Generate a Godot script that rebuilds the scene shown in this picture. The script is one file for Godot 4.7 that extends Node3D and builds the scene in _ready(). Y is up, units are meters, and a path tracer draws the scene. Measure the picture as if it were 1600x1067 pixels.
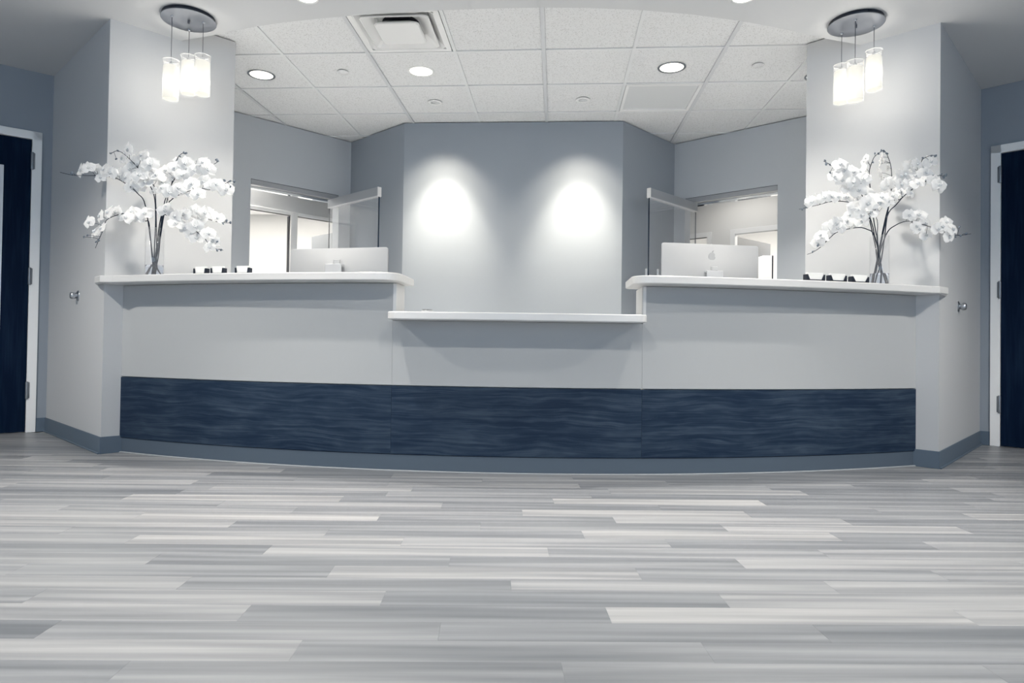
extends Node3D
# A curved reception desk between two piers, seen from low in the waiting hall.  x right, y up, z towards the viewer, metres.

const SOFFIT := 2.701      # underside of the plaster ceiling over the hall
const TILE := 2.8095       # underside of the tile grid behind it
const ARC := Vector2(-0.596, -10.376)   # plan centre of the curved desk front
const RAD := 6.759
const DESK := 1.09         # top of the high counters
const LEDGE := 0.878       # top of the low ledge

var M := {}
var used := {}
var rng := RandomNumberGenerator.new()

func _ready() -> void:
	rng.seed = 7
	camera_and_air()
	materials()
	hall_lamps()
	structure()
	floor_planks()
	tile_ceiling()
	back_rooms()
	doors()
	reception_desk()
	glass_screens()
	computers()
	card_holders()
	pendants()
	orchids()
	small_things()

func camera_and_air() -> void:
	var cam := Camera3D.new()
	cam.name = "camera"
	cam.projection = Camera3D.PROJECTION_FRUSTUM
	cam.near = 0.05
	cam.far = 60.0
	cam.size = 0.05 * 1067.0 / 1029.738
	cam.frustum_offset = Vector2(0.05 * 5.7725 / 1029.738, -0.05 * 14.4535 / 1029.738)
	cam.transform = Transform3D(Basis(Vector3(0.997302, 0.014218, -0.072018), Vector3(-0.013155, 0.999798, 0.015218), Vector3(0.07222, -0.01423, 0.997287)), Vector3(0, 0.727839, 0))
	add_child(cam)
	cam.current = true
	var we := WorldEnvironment.new()
	we.name = "world_environment"
	var e := Environment.new()
	e.background_mode = Environment.BG_COLOR
	e.background_color = Color(0.02, 0.025, 0.035)
	e.tonemap_mode = Environment.TONE_MAPPER_LINEAR
	e.tonemap_exposure = EXPOSURE
	e.sdfgi_enabled = true
	e.ssao_enabled = true
	e.ssil_enabled = true
	we.environment = e
	add_child(we)

const EXPOSURE := 1.0
const LAMP := Color(1.0, 0.974, 0.93)   # sRGB colour of every lamp
const WARM := Color(1.0, 0.945, 0.86)
const FILL_TINT := Color(0.74, 0.87, 1.0)  # tint of the added blue fill
const GLOW := Color(1.0, 0.985, 0.93)

# ---------------------------------------------------------------- naming
func put(o: Node3D, called: String, parent: Node3D = null) -> Node3D:
	if parent:
		o.name = called
		parent.add_child(o, true)
	else:
		if used.has(called):
			used[called] += 1
			o.name = "%s_%03d" % [called, used[called]]
		else:
			used[called] = 0
			o.name = called
		add_child(o, true)
	return o

func tag(o: Node3D, label: String, category: String, group := "") -> Node3D:
	o.set_meta("label", label)
	o.set_meta("category", category)
	if group:
		o.set_meta("group", group)
	return o

func thing(called: String, label: String, category: String, at := Vector3.ZERO, turn := 0.0, group := "") -> Node3D:
	var o := Node3D.new()
	put(o, called)
	o.position = at
	o.rotation.y = turn
	return tag(o, label, category, group)

func mesh_of(st: SurfaceTool) -> ArrayMesh:
	st.generate_normals()
	return st.commit()

func obj(called: String, shape, mat: Material, parent: Node3D = null) -> MeshInstance3D:
	var o := MeshInstance3D.new()
	o.mesh = mesh_of(shape) if shape is SurfaceTool else shape
	o.material_override = mat
	put(o, called, parent)
	return o

func struct(called: String, shape, mat: Material, label := "", parent: Node3D = null) -> MeshInstance3D:
	var o := obj(called, shape, mat, parent)
	o.set_meta("kind", "structure")
	if label:
		o.set_meta("label", label)
	return o

# ---------------------------------------------------------------- shapes
func st_new(smooth := false) -> SurfaceTool:
	var st := SurfaceTool.new()
	st.begin(Mesh.PRIMITIVE_TRIANGLES)
	st.set_smooth_group(0 if smooth else -1)
	return st

func tri(st: SurfaceTool, a: Vector3, b: Vector3, c: Vector3, ua := Vector2.ZERO, ub := Vector2.ZERO, uc := Vector2.ZERO) -> void:
	st.set_uv(ua); st.add_vertex(a)
	st.set_uv(ub); st.add_vertex(b)
	st.set_uv(uc); st.add_vertex(c)

func quad(st: SurfaceTool, a: Vector3, b: Vector3, c: Vector3, d: Vector3, ua := Vector2.ZERO, ub := Vector2.ZERO, uc := Vector2.ZERO, ud := Vector2.ZERO) -> void:
	tri(st, a, b, c, ua, ub, uc)
	tri(st, a, c, d, ua, uc, ud)

func area(p: PackedVector2Array) -> float:
	var s := 0.0
	for i in p.size():
		s += p[i].cross(p[(i + 1) % p.size()])
	return s * 0.5

func inset(p: PackedVector2Array, b: float) -> PackedVector2Array:   # p runs clockwise seen from above
	var q := PackedVector2Array()
	var n := p.size()
	for i in n:
		var e0 := (p[i] - p[(i + n - 1) % n]).normalized()
		var e1 := (p[(i + 1) % n] - p[i]).normalized()
		var n0 := Vector2(-e0.y, e0.x)
		var n1 := Vector2(-e1.y, e1.x)
		var m := (n0 + n1)
		m = m / maxf(0.35, m.dot(n0))
		q.append(p[i] + m * b)
	return q

func prism(st: SurfaceTool, poly: PackedVector2Array, y0: float, y1: float, bevel := 0.0, xf := Transform3D()) -> void:
	var p := poly.duplicate()
	if area(p) < 0.0:
		p.reverse()
	var rings := []
	if bevel > 0.0:
		var q := inset(p, bevel)
		rings = [[q, y0], [p, y0 + bevel], [p, y1 - bevel], [q, y1]]
	else:
		rings = [[p, y0], [p, y1]]
	var n := p.size()
	for k in rings.size() - 1:
		var lo: PackedVector2Array = rings[k][0]
		var hi: PackedVector2Array = rings[k + 1][0]
		var yl: float = rings[k][1]
		var yh: float = rings[k + 1][1]
		for i in n:
			var j := (i + 1) % n
			quad(st, xf * Vector3(hi[i].x, yh, hi[i].y), xf * Vector3(lo[i].x, yl, lo[i].y), xf * Vector3(lo[j].x, yl, lo[j].y), xf * Vector3(hi[j].x, yh, hi[j].y))
	for top in [true, false]:
		var r: PackedVector2Array = rings[-1][0] if top else rings[0][0]
		var y: float = rings[-1][1] if top else rings[0][1]
		var t := Geometry2D.triangulate_polygon(p)
		for k in range(0, t.size(), 3):
			var a := r[t[k]]
			var b := r[t[k + 1]]
			var c := r[t[k + 2]]
			if ((b - a).cross(c - a) > 0.0) != top:
				var s := b
				b = c
				c = s
			tri(st, xf * Vector3(a.x, y, a.y), xf * Vector3(b.x, y, b.y), xf * Vector3(c.x, y, c.y))

func rect(w: float, d: float, chamfer := 0.0, centre := Vector2.ZERO) -> PackedVector2Array:
	var x := w * 0.5
	var z := d * 0.5
	var c := chamfer
	var p := PackedVector2Array([Vector2(-x, -z), Vector2(x, -z), Vector2(x, z), Vector2(-x, z)]) if c <= 0.0 else PackedVector2Array([Vector2(-x + c, -z), Vector2(x - c, -z), Vector2(x, -z + c), Vector2(x, z - c), Vector2(x - c, z), Vector2(-x + c, z), Vector2(-x, z - c), Vector2(-x, -z + c)])
	for i in p.size():
		p[i] += centre
	return p

func box(st: SurfaceTool, at: Vector3, size: Vector3, bevel := 0.0, xf := Transform3D()) -> void:   # at: centre
	prism(st, rect(size.x, size.z, bevel, Vector2(at.x, at.z)), at.y - size.y * 0.5, at.y + size.y * 0.5, bevel, xf)

func run(p0: Vector2, p1: Vector2, thick: float, shift := 0.0) -> PackedVector2Array:   # plan strip from p0 to p1; grows to the left of the way by thick, starting shift away
	var u := (p1 - p0).normalized()
	var n := Vector2(u.y, -u.x)
	return PackedVector2Array([p0 + n * shift, p1 + n * shift, p1 + n * (shift + thick), p0 + n * (shift + thick)])

func arc_at(rho: float, deg: float) -> Vector2:
	var a := deg_to_rad(deg)
	return ARC + Vector2(sin(a), cos(a)) * rho

func arc_band(r0: float, r1: float, a0: float, a1: float, steps := 24) -> PackedVector2Array:
	var p := PackedVector2Array()
	for i in steps + 1:
		p.append(arc_at(r1, lerpf(a0, a1, float(i) / steps)))
	for i in steps + 1:
		p.append(arc_at(r0, lerpf(a1, a0, float(i) / steps)))
	return p

func arc_panel(st: SurfaceTool, rho: float, thick: float, a0: float, a1: float, y0: float, y1: float, steps := 20, uv := Vector2(1, 1), uv_at := Vector2.ZERO) -> void:   # a bent board whose face carries UVs in metres
	var p: Array[Vector2] = []
	var b := 0.0015
	var xs: Array[float] = []
	for i in steps + 1:
		xs.append(lerpf(a0, a1, float(i) / steps))
	for i in steps:
		var rows := [[rho - b, y1], [rho, y1 - b], [rho, y0 + b], [rho - b, y0]]
		for k in 3:
			var ra: float = rows[k][0]
			var ya: float = rows[k][1]
			var rb: float = rows[k + 1][0]
			var yb: float = rows[k + 1][1]
			var A := arc_at(ra, xs[i]); var B := arc_at(ra, xs[i + 1])
			var C := arc_at(rb, xs[i + 1]); var D := arc_at(rb, xs[i])
			var u0 := deg_to_rad(xs[i]) * rho * uv.x + uv_at.x
			var u1 := deg_to_rad(xs[i + 1]) * rho * uv.x + uv_at.x
			quad(st, Vector3(A.x, ya, A.y), Vector3(B.x, ya, B.y), Vector3(C.x, yb, C.y), Vector3(D.x, yb, D.y), Vector2(u0, uv_at.y - ya * uv.y), Vector2(u1, uv_at.y - ya * uv.y), Vector2(u1, uv_at.y - yb * uv.y), Vector2(u0, uv_at.y - yb * uv.y))
		var r2 := rho - thick
		var E0 := arc_at(r2, xs[i]); var E1 := arc_at(r2, xs[i + 1])
		var F0 := arc_at(rho - b, xs[i]); var F1 := arc_at(rho - b, xs[i + 1])
		quad(st, Vector3(E0.x, y1, E0.y), Vector3(E1.x, y1, E1.y), Vector3(F1.x, y1, F1.y), Vector3(F0.x, y1, F0.y))
		quad(st, Vector3(F0.x, y0, F0.y), Vector3(F1.x, y0, F1.y), Vector3(E1.x, y0, E1.y), Vector3(E0.x, y0, E0.y))
		quad(st, Vector3(E1.x, y1, E1.y), Vector3(E0.x, y1, E0.y), Vector3(E0.x, y0, E0.y), Vector3(E1.x, y0, E1.y))
	for s in [0, 1]:
		var deg: float = a0 if s == 0 else a1
		var f := arc_at(rho, deg)
		var g := arc_at(rho - thick, deg)
		if s == 0:
			quad(st, Vector3(g.x, y1, g.y), Vector3(f.x, y1, f.y), Vector3(f.x, y0, f.y), Vector3(g.x, y0, g.y))
		else:
			quad(st, Vector3(f.x, y1, f.y), Vector3(g.x, y1, g.y), Vector3(g.x, y0, g.y), Vector3(f.x, y0, f.y))

func lathe(st: SurfaceTool, profile: Array, seg := 24, xf := Transform3D(), squash := Vector2.ONE) -> void:   # profile of (radius, height), upwards on the outside
	for i in seg:
		var a0 := TAU * i / seg
		var a1 := TAU * (i + 1) / seg
		var d0 := Vector3(sin(a0) * squash.x, 0, cos(a0) * squash.y)
		var d1 := Vector3(sin(a1) * squash.x, 0, cos(a1) * squash.y)
		for k in profile.size() - 1:
			var p: Vector2 = profile[k]
			var q: Vector2 = profile[k + 1]
			var A := xf * (d0 * q.x + Vector3.UP * q.y)
			var B := xf * (d1 * q.x + Vector3.UP * q.y)
			var C := xf * (d1 * p.x + Vector3.UP * p.y)
			var D := xf * (d0 * p.x + Vector3.UP * p.y)
			var u0 := float(i) / seg
			var u1 := float(i + 1) / seg
			if q.x > 1e-6:
				tri(st, A, B, C, Vector2(u0, q.y), Vector2(u1, q.y), Vector2(u1, p.y))
			if p.x > 1e-6:
				tri(st, A, C, D, Vector2(u0, q.y), Vector2(u1, p.y), Vector2(u0, p.y))

func tube(st: SurfaceTool, pts: PackedVector3Array, r: float, seg := 6, r_end := -1.0) -> void:
	var n := pts.size()
	var re := r if r_end < 0.0 else r_end
	var side := Vector3(0.3, 0.1, 1).normalized()
	var rings := []
	for i in n:
		var t := (pts[mini(i + 1, n - 1)] - pts[maxi(i - 1, 0)]).normalized()
		side = (side - t * side.dot(t)).normalized()
		var up := t.cross(side)
		var ring := PackedVector3Array()
		var rr := lerpf(r, re, float(i) / (n - 1))
		for k in seg:
			var a := TAU * k / seg
			ring.append(pts[i] + (side * cos(a) + up * sin(a)) * rr)
		rings.append(ring)
	for i in n - 1:
		for k in seg:
			var j := (k + 1) % seg
			quad(st, rings[i][k], rings[i + 1][k], rings[i + 1][j], rings[i][j])
	for k in range(1, seg - 1):
		tri(st, rings[0][0], rings[0][k], rings[0][k + 1])
		tri(st, rings[n - 1][0], rings[n - 1][k + 1], rings[n - 1][k])

func spline(p: PackedVector3Array, per := 5) -> PackedVector3Array:
	var o := PackedVector3Array()
	var n := p.size()
	for i in n - 1:
		for k in per:
			o.append(p[i].cubic_interpolate(p[i + 1], p[maxi(i - 1, 0)], p[mini(i + 2, n - 1)], float(k) / per))
	o.append(p[n - 1])
	return o

# ---------------------------------------------------------------- materials
func lin(r: float, g: float, b: float) -> Color:   # a real-world base colour as Godot wants it
	return Color(r, g, b).linear_to_srgb()

func mat(c: Color, rough := 0.6, metal := 0.0, spec := 0.5) -> StandardMaterial3D:
	var m := StandardMaterial3D.new()
	m.albedo_color = c
	m.roughness = rough
	m.metallic = metal
	m.metallic_specular = spec
	return m

func glow(energy: float) -> StandardMaterial3D:
	var m := mat(Color(0.9, 0.9, 0.88), 0.5)
	m.emission_enabled = true
	m.emission = GLOW
	m.emission_energy_multiplier = energy
	return m

func noise(freq: float, seed_: int, octaves := 3) -> FastNoiseLite:
	var n := FastNoiseLite.new()
	n.noise_type = FastNoiseLite.TYPE_SIMPLEX_SMOOTH
	n.frequency = freq
	n.seed = seed_
	n.fractal_octaves = octaves
	return n

func streaks() -> ImageTexture:   # pale, bleached planks: long soft bands along x
	var w := 1024
	var h := 512
	var a := noise(1.0, 11, 2)
	var b := noise(1.0, 23, 3)
	var c := noise(1.0, 41, 2)
	var im := Image.create(w, h, false, Image.FORMAT_RGB8)
	for y in h:
		for x in w:
			var u := float(x) / w * 2.0     # metres, the sheet is 2.0 x 0.5
			var v := float(y) / h * 0.5
			var s := 0.74 * a.get_noise_2d(u * 0.55, v * 15.0) + 0.24 * b.get_noise_2d(u * 1.3 + 50.0, v * 44.0) + 0.06 * c.get_noise_2d(u * 6.0, v * 240.0)
			var t := clampf(0.56 + 0.66 * s, 0.0, 1.0)
			var k := lerpf(0.70, 1.0, t)
			im.set_pixel(x, y, Color(k * lerpf(0.955, 1.0, t), k * lerpf(0.975, 1.0, t), k))
	im.generate_mipmaps()
	return ImageTexture.create_from_image(im)

func dark_wood(sd: int) -> ImageTexture:   # stained boards: wavy figure along x
	var w := 1024
	var h := 512
	var warp := noise(1.0, sd, 2)
	var a := noise(1.0, sd + 1, 3)
	var b := noise(1.0, sd + 2, 3)
	var im := Image.create(w, h, false, Image.FORMAT_RGB8)
	var lo := lin(0.009, 0.021, 0.046)
	var hi := lin(0.046, 0.068, 0.101)
	for y in h:
		for x in w:
			var u := float(x) / w * 2.4
			var v := float(y) / h * 1.2
			var vv := v + 0.022 * warp.get_noise_2d(u * 1.1, v * 2.4) + 0.007 * warp.get_noise_2d(u * 4.0 + 40.0, v * 14.0)
			var s := 0.50 * a.get_noise_2d(u * 1.6, vv * 7.0) + 0.50 * b.get_noise_2d(u * 1.0, vv * 40.0) + 0.40 * a.get_noise_2d(u * 2.6 + 90.0, vv * 130.0) + 0.35 * maxf(0.0, warp.get_noise_2d(u * 6.0 + 9.0, vv * 26.0 + 70.0))
			im.set_pixel(x, y, lo.lerp(hi, clampf(0.33 + 0.92 * s, 0.0, 1.0)))
	im.generate_mipmaps()
	return ImageTexture.create_from_image(im)

func fissured() -> Array:   # mineral fibre tile: pinholes and short worm tracks
	var s := 512
	var im := Image.create(s, s, false, Image.FORMAT_RGB8)
	var n := noise(0.02, 3, 3)
	var g := RandomNumberGenerator.new()
	g.seed = 5
	for y in s:
		for x in s:
			var k := 0.99 + 0.012 * n.get_noise_2d(x, y)
			im.set_pixel(x, y, Color(k, k, k))
	for i in 2000:
		var p := Vector2(g.randf() * s, g.randf() * s)
		var k := g.randf_range(0.80, 0.95)
		var d := Vector2.from_angle(g.randf() * TAU) * 2.0
		for j in g.randi_range(1, 3):
			for q in 9:
				im.set_pixel(posmod(int(p.x) + q % 3, s), posmod(int(p.y) + q / 3, s), Color(k, k, k))
			p += d
	im.generate_mipmaps()
	return [ImageTexture.create_from_image(im)]

func materials() -> void:
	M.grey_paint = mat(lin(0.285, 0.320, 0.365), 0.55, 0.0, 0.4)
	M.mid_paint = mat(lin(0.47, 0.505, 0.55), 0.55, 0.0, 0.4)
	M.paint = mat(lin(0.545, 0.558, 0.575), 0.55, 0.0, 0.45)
	M.soffit = mat(lin(0.545, 0.56, 0.58), 0.75, 0.0, 0.3)
	M.room = mat(lin(0.78, 0.785, 0.79), 0.7)
	M.tee = mat(lin(0.66, 0.68, 0.70), 0.5)
	M.tile = mat(lin(0.70, 0.715, 0.735), 0.9, 0.0, 0.2)
	M.tile.albedo_texture = fissured()[0]
	M.tile.uv1_triplanar = true
	M.tile.uv1_world_triplanar = true
	M.tile.uv1_scale = Vector3(1.7, 1.7, 1.7)
	M.grey_panel = mat(lin(0.62, 0.64, 0.66), 0.5)
	M.white_metal = mat(lin(0.74, 0.75, 0.76), 0.4)
	M.slab = mat(lin(0.66, 0.67, 0.68), 0.8)
	M.toe = mat(lin(0.080, 0.108, 0.145), 0.5, 0.0, 0.4)
	M.toe_highlight = mat(lin(0.36, 0.38, 0.41), 0.5)  # pale colour painted for the light the cove toe catches
	M.frame_grey = mat(lin(0.62, 0.64, 0.67), 0.45)
	M.hinge = mat(lin(0.30, 0.32, 0.35), 0.35, 0.6)
	M.base = mat(lin(0.11, 0.15, 0.20), 0.5, 0.0, 0.4)
	M.laminate = mat(lin(0.40, 0.415, 0.43), 0.5, 0.0, 0.4)
	M.solid = mat(lin(0.65, 0.65, 0.65), 0.3, 0.0, 0.5)
	M.frame = mat(lin(0.93, 0.93, 0.93), 0.4)
	M.door_dark = mat(Color.WHITE, 0.6, 0.0, 0.2)
	M.door_dark.albedo_texture = door_stain()
	M.wood = mat(Color.WHITE, 0.5, 0.0, 0.28)
	M.wood.albedo_texture = dark_wood(60)
	M.steel = mat(lin(0.50, 0.52, 0.55), 0.30, 1.0)
	M.alu = mat(lin(0.46, 0.48, 0.51), 0.38, 0.75)
	M.track = mat(lin(0.36, 0.38, 0.41), 0.35, 0.35)
	M.alu_light = mat(lin(0.70, 0.71, 0.73), 0.35, 0.5)
	M.mirror = mat(lin(0.75, 0.77, 0.79), 0.08, 1.0)
	M.black = mat(lin(0.004, 0.009, 0.022), 0.4)
	M.void = mat(lin(0.002, 0.004, 0.010), 0.9)
	M.cord = mat(lin(0.10, 0.11, 0.13), 0.4)
	M.canopy = mat(lin(0.36, 0.38, 0.42), 0.28, 1.0)
	M.canopy.anisotropy_enabled = true
	M.canopy.anisotropy = 0.8
	M.pc = mat(lin(0.42, 0.43, 0.445), 0.35, 0.0, 0.5)
	M.emblem = mat(lin(0.39, 0.40, 0.415), 0.25)
	M.screen = mat(lin(0.01, 0.012, 0.018), 0.15)
	M.paper = mat(lin(0.90, 0.90, 0.88), 0.8)
	M.petal = mat(lin(0.95, 0.95, 0.95), 0.65, 0.0, 0.3)
	M.petal.backlight_enabled = true
	M.petal.backlight = Color(0.85, 0.85, 0.85)
	M.lip = mat(lin(0.62, 0.64, 0.66), 0.6)
	M.stem = mat(lin(0.010, 0.018, 0.034), 0.6, 0.0, 0.25)
	M.bud = mat(lin(0.13, 0.16, 0.20), 0.6)
	M.glass = mat(Color(0.95, 0.97, 1.0, 0.06), 0.0)
	M.glass.transparency = BaseMaterial3D.TRANSPARENCY_ALPHA
	M.shade_glass = mat(Color(1.0, 1.0, 1.0, 0.10), 0.02)
	M.shade_glass.transparency = BaseMaterial3D.TRANSPARENCY_ALPHA
	M.shade_rim = mat(Color(1, 1, 1, 0.5), 0.05)
	M.shade_rim.transparency = BaseMaterial3D.TRANSPARENCY_ALPHA
	M.water = mat(Color(0.92, 0.95, 1.0, 0.0), 0.0)
	M.water.refraction_enabled = true
	M.water.refraction_scale = 0.033
	M.glass_edge = mat(lin(0.010, 0.022, 0.045), 0.15)
	M.lit_disc = glow(2.2)
	M.lit_shade = glow(0.86)
	M.lit_shade.albedo_color = lin(0.16, 0.16, 0.155)
	M.lite = mat(lin(0.30, 0.33, 0.38), 0.3)
	M.tee_main = mat(lin(0.55, 0.57, 0.60), 0.5)
	M.fill_glow = glow(2.0)  # cool glow of the added fill panels behind the viewer
	M.fill_glow.emission = FILL_TINT
	M.grey_cab = mat(lin(0.30, 0.33, 0.37), 0.5)

func door_stain() -> ImageTexture:
	var w := 256
	var h := 1024
	var a := noise(1.0, 77, 3)
	var im := Image.create(w, h, false, Image.FORMAT_RGB8)
	var lo := lin(0.0012, 0.0085, 0.028)
	var hi := lin(0.009, 0.023, 0.052)
	for y in h:
		for x in w:
			var u := float(x) / w
			var v := float(y) / h * 2.2
			var s := 0.7 * a.get_noise_2d(u * 9.0, v * 1.1) + 0.45 * a.get_noise_2d(u * 48.0 + 30.0, v * 2.6)
			im.set_pixel(x, y, lo.lerp(hi, clampf(0.12 + 1.1 * s, 0.0, 1.0)))
	im.generate_mipmaps()
	return ImageTexture.create_from_image(im)

# ---------------------------------------------------------------- lamps
func spot(at: Vector3, towards: Vector3, energy: float, angle := 62.0, soft := 0.06, blend := 0.6, tint := LAMP) -> void:
	var l := SpotLight3D.new()
	l.light_color = tint
	l.light_energy = energy
	l.spot_angle = angle
	l.spot_angle_attenuation = blend
	l.spot_range = 14.0
	l.spot_attenuation = 2.0
	l.light_size = soft
	l.shadow_enabled = true
	l.position = at
	put(l, "lamp_light")
	var up := Vector3.FORWARD if absf(towards.normalized().y) > 0.95 else Vector3.UP
	l.basis = Basis.looking_at(towards, up)

func recessed(at: Vector3, r: float, label: String, energy: float, group := "", ring_mat: Material = null, angle := 66.0, aim := Vector3.DOWN) -> void:
	var t := thing("recessed_light", label, "ceiling light", at, 0.0, group)
	var ring := st_new(true)
	lathe(ring, [Vector2(r * 0.84, 0.0), Vector2(r * 0.86, -0.004), Vector2(r * 1.0, -0.003), Vector2(r * 1.0, 0.0)], 36)
	obj("trim_ring", ring, ring_mat if ring_mat else M.white_metal, t)
	var disc := st_new(true)
	lathe(disc, [Vector2(0, -0.0005), Vector2(r * 0.85, -0.0005), Vector2(r * 0.85, 0.0005), Vector2(0, 0.0005)], 36)
	obj("lamp_disc", disc, M.lit_disc, t)
	spot(at + Vector3(0, -0.012, 0), aim, energy, angle, r * 0.8)

func hall_lamps() -> void:
	var dark_ring := mat(lin(0.20, 0.22, 0.25), 0.3, 0.6)
	recessed(Vector3(-1.465, SOFFIT, -3.69), 0.068, "recessed ceiling light at the soffit edge, left of the square air diffuser", 4.0)
	recessed(Vector3(1.035, SOFFIT, -3.80), 0.068, "recessed ceiling light at the soffit edge, beside the right pendant cluster", 4.0)
	var g := "recessed lights over the waiting hall"
	for p in [Vector3(-3.3, -1.9, 9.2), Vector3(3.2, -2.2, 9.2), Vector3(-1.35, -2.65, 3.9), Vector3(1.15, -2.75, 3.9), Vector3(-0.9, -0.4, 3.4), Vector3(0.8, -0.4, 3.4), Vector3(0.0, 2.0, 2.0)]:  # unseen; narrow pair before the desk added to brighten the floor
		recessed(Vector3(p.x, SOFFIT, p.y), 0.068, "unseen recessed light in the plaster ceiling over the waiting hall", p.z, g, null, 72.0 if p.z > 7.0 else (37.0 if p.y < -2.4 else 60.0))
	for p in [Vector3(-0.62, SOFFIT, -0.62), Vector3(0.50, SOFFIT, -0.66)]:
		recessed(p, 0.068, "adjustable recessed light aimed at the desk front", 3.2, "recessed lights aimed at the desk", null, 36.0, Vector3(-0.1 - p.x * 0.8, -1.85, -3.05))
	recessed(Vector3(-2.357, TILE + 0.005, -5.04), 0.105, "recessed light in the tile ceiling next to the left pier", 7.2, "", dark_ring, 40.0)
	recessed(Vector3(-1.071, TILE + 0.005, -5.02), 0.105, "recessed light in the tile just behind the square air diffuser", 7.2, "", null, 40.0)
	recessed(Vector3(0.845, TILE + 0.005, -5.021), 0.105, "recessed light in the tile in front of the flat grey panel", 7.2, "", dark_ring, 40.0)
	recessed(Vector3(2.0, TILE + 0.005, -5.22), 0.105, "unseen recessed light in the tile ceiling behind the right pier", 5.0, "", dark_ring, 46.0)  # unseen, placed to brighten the right rear wall
	var k := 0
	for p in [Vector3(-1.083, TILE + 0.005, -5.685), Vector3(0.205, TILE + 0.005, -5.667)]:
		var t := thing("accent_light", ["small recessed accent light washing the left half of the back wall", "small recessed accent light washing the right half of the back wall"][k], "spotlight", p)
		k += 1
		var ring := st_new(true)
		lathe(ring, [Vector2(0.036, 0.0), Vector2(0.038, -0.006), Vector2(0.060, -0.004), Vector2(0.062, 0.0)], 32)
		obj("trim_ring", ring, M.white_metal, t)
		var lens := st_new(true)
		lathe(lens, [Vector2(0, -0.004), Vector2(0.036, -0.0035), Vector2(0.036, 0.0)], 32)
		obj("lens", lens, M.grey_panel, t)
		spot(p + Vector3(0.0, -0.03, 0), Vector3(0.012 * (1 if k == 1 else -1), -1.0, -0.404), ACCENT, 26.5, 0.05, 1.0, WARM)
		spot(p + Vector3(0.0, -0.032, 0), Vector3(0, -1.0, -0.445), ACCENT * 0.34, 42.0, 0.05, 1.0, WARM)
	k = 0
	for p in [Vector3(-1.686, TILE + 0.005, -5.009), Vector3(1.479, TILE + 0.005, -5.005)]:
		var c := st_new(true)
		lathe(c, [Vector2(0, -0.006), Vector2(0.040, -0.005), Vector2(0.043, 0.0)], 28)
		var o := obj("sprinkler_cover", c, M.tile, null)
		o.position = p
		tag(o, ["white round sprinkler cover in the tile ceiling, left of the square air diffuser", "white round sprinkler cover in the tile ceiling, nearer the right pier"][k], "sprinkler")
		k += 1

	# unseen glowing panels with cool lights, added behind the viewer for blue fill
	for i in 3:
		var x := (i - 1) * 2.7
		var st := st_new()
		for s in [-1.0, 1.0]:
			box(st, Vector3(x + s * 0.87, 1.5, 2.975), Vector3(0.06, 1.86, 0.05), 0.004)
			box(st, Vector3(x, 1.5 + s * 0.90, 2.975), Vector3(1.68, 0.06, 0.05), 0.004)
		var w := struct("fill_panel_%d" % (i + 1), st, M.white_metal, "added glowing fill panel in the wall behind the viewer")
		st = st_new()
		box(st, Vector3(x, 1.5, 2.985), Vector3(1.68, 1.74, 0.012))
		obj("fill_pane", st, M.fill_glow, w)
		var l := AreaLight3D.new()
		l.light_color = FILL_TINT
		l.light_energy = FILL_ENERGY
		l.area_size = Vector2(1.68, 1.74)
		l.area_range = 20.0
		l.shadow_enabled = true
		l.position = Vector3(x, 1.5, 2.94)
		put(l, "fill_light")

const FILL_ENERGY := 0.75  # strength of the added blue fill
const ACCENT := 6.0

# ---------------------------------------------------------------- the room
const P1L := Vector2(-2.79, -3.88)      # outer corner of the left pier
const P4L := Vector2(-2.283, -4.469)    # its inner corner
const CLL := Vector2(-3.84, -4.73)      # where its outer side meets the door wall
const P1R := Vector2(2.302, -4.147)
const P4R := Vector2(1.704, -4.661)
const CRR := Vector2(3.21, -5.245)
const BL := Vector2(-2.188, -6.81)      # rear corners
const CB := Vector2(-1.479, -6.216)
const DB := Vector2(0.605, -6.223)
const ER := Vector2(1.211, -6.962)
const LA := Vector2(-3.40, -5.365)
const RA := Vector2(2.70, -5.762)

func pier_left() -> PackedVector2Array:
	return PackedVector2Array([P1L, P4L, LA, CLL])

func pier_right() -> PackedVector2Array:
	return PackedVector2Array([P1R, CRR, RA, P4R])

func opening_wall(st: SurfaceTool, a: Vector2, b: Vector2, o0: Vector2, o1: Vector2, head: float, thick: float, shift := 0.0, top := TILE + 0.003) -> void:   # a wall from a to b with a doorway from o0 to o1
	if a.distance_to(o0) > 0.001:
		prism(st, run(a, o0, thick, shift), 0.0, top)
	if b.distance_to(o1) > 0.001:
		prism(st, run(o1, b, thick, shift), 0.0, top)
	prism(st, run(o0, o1, thick, shift), head, top)

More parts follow.
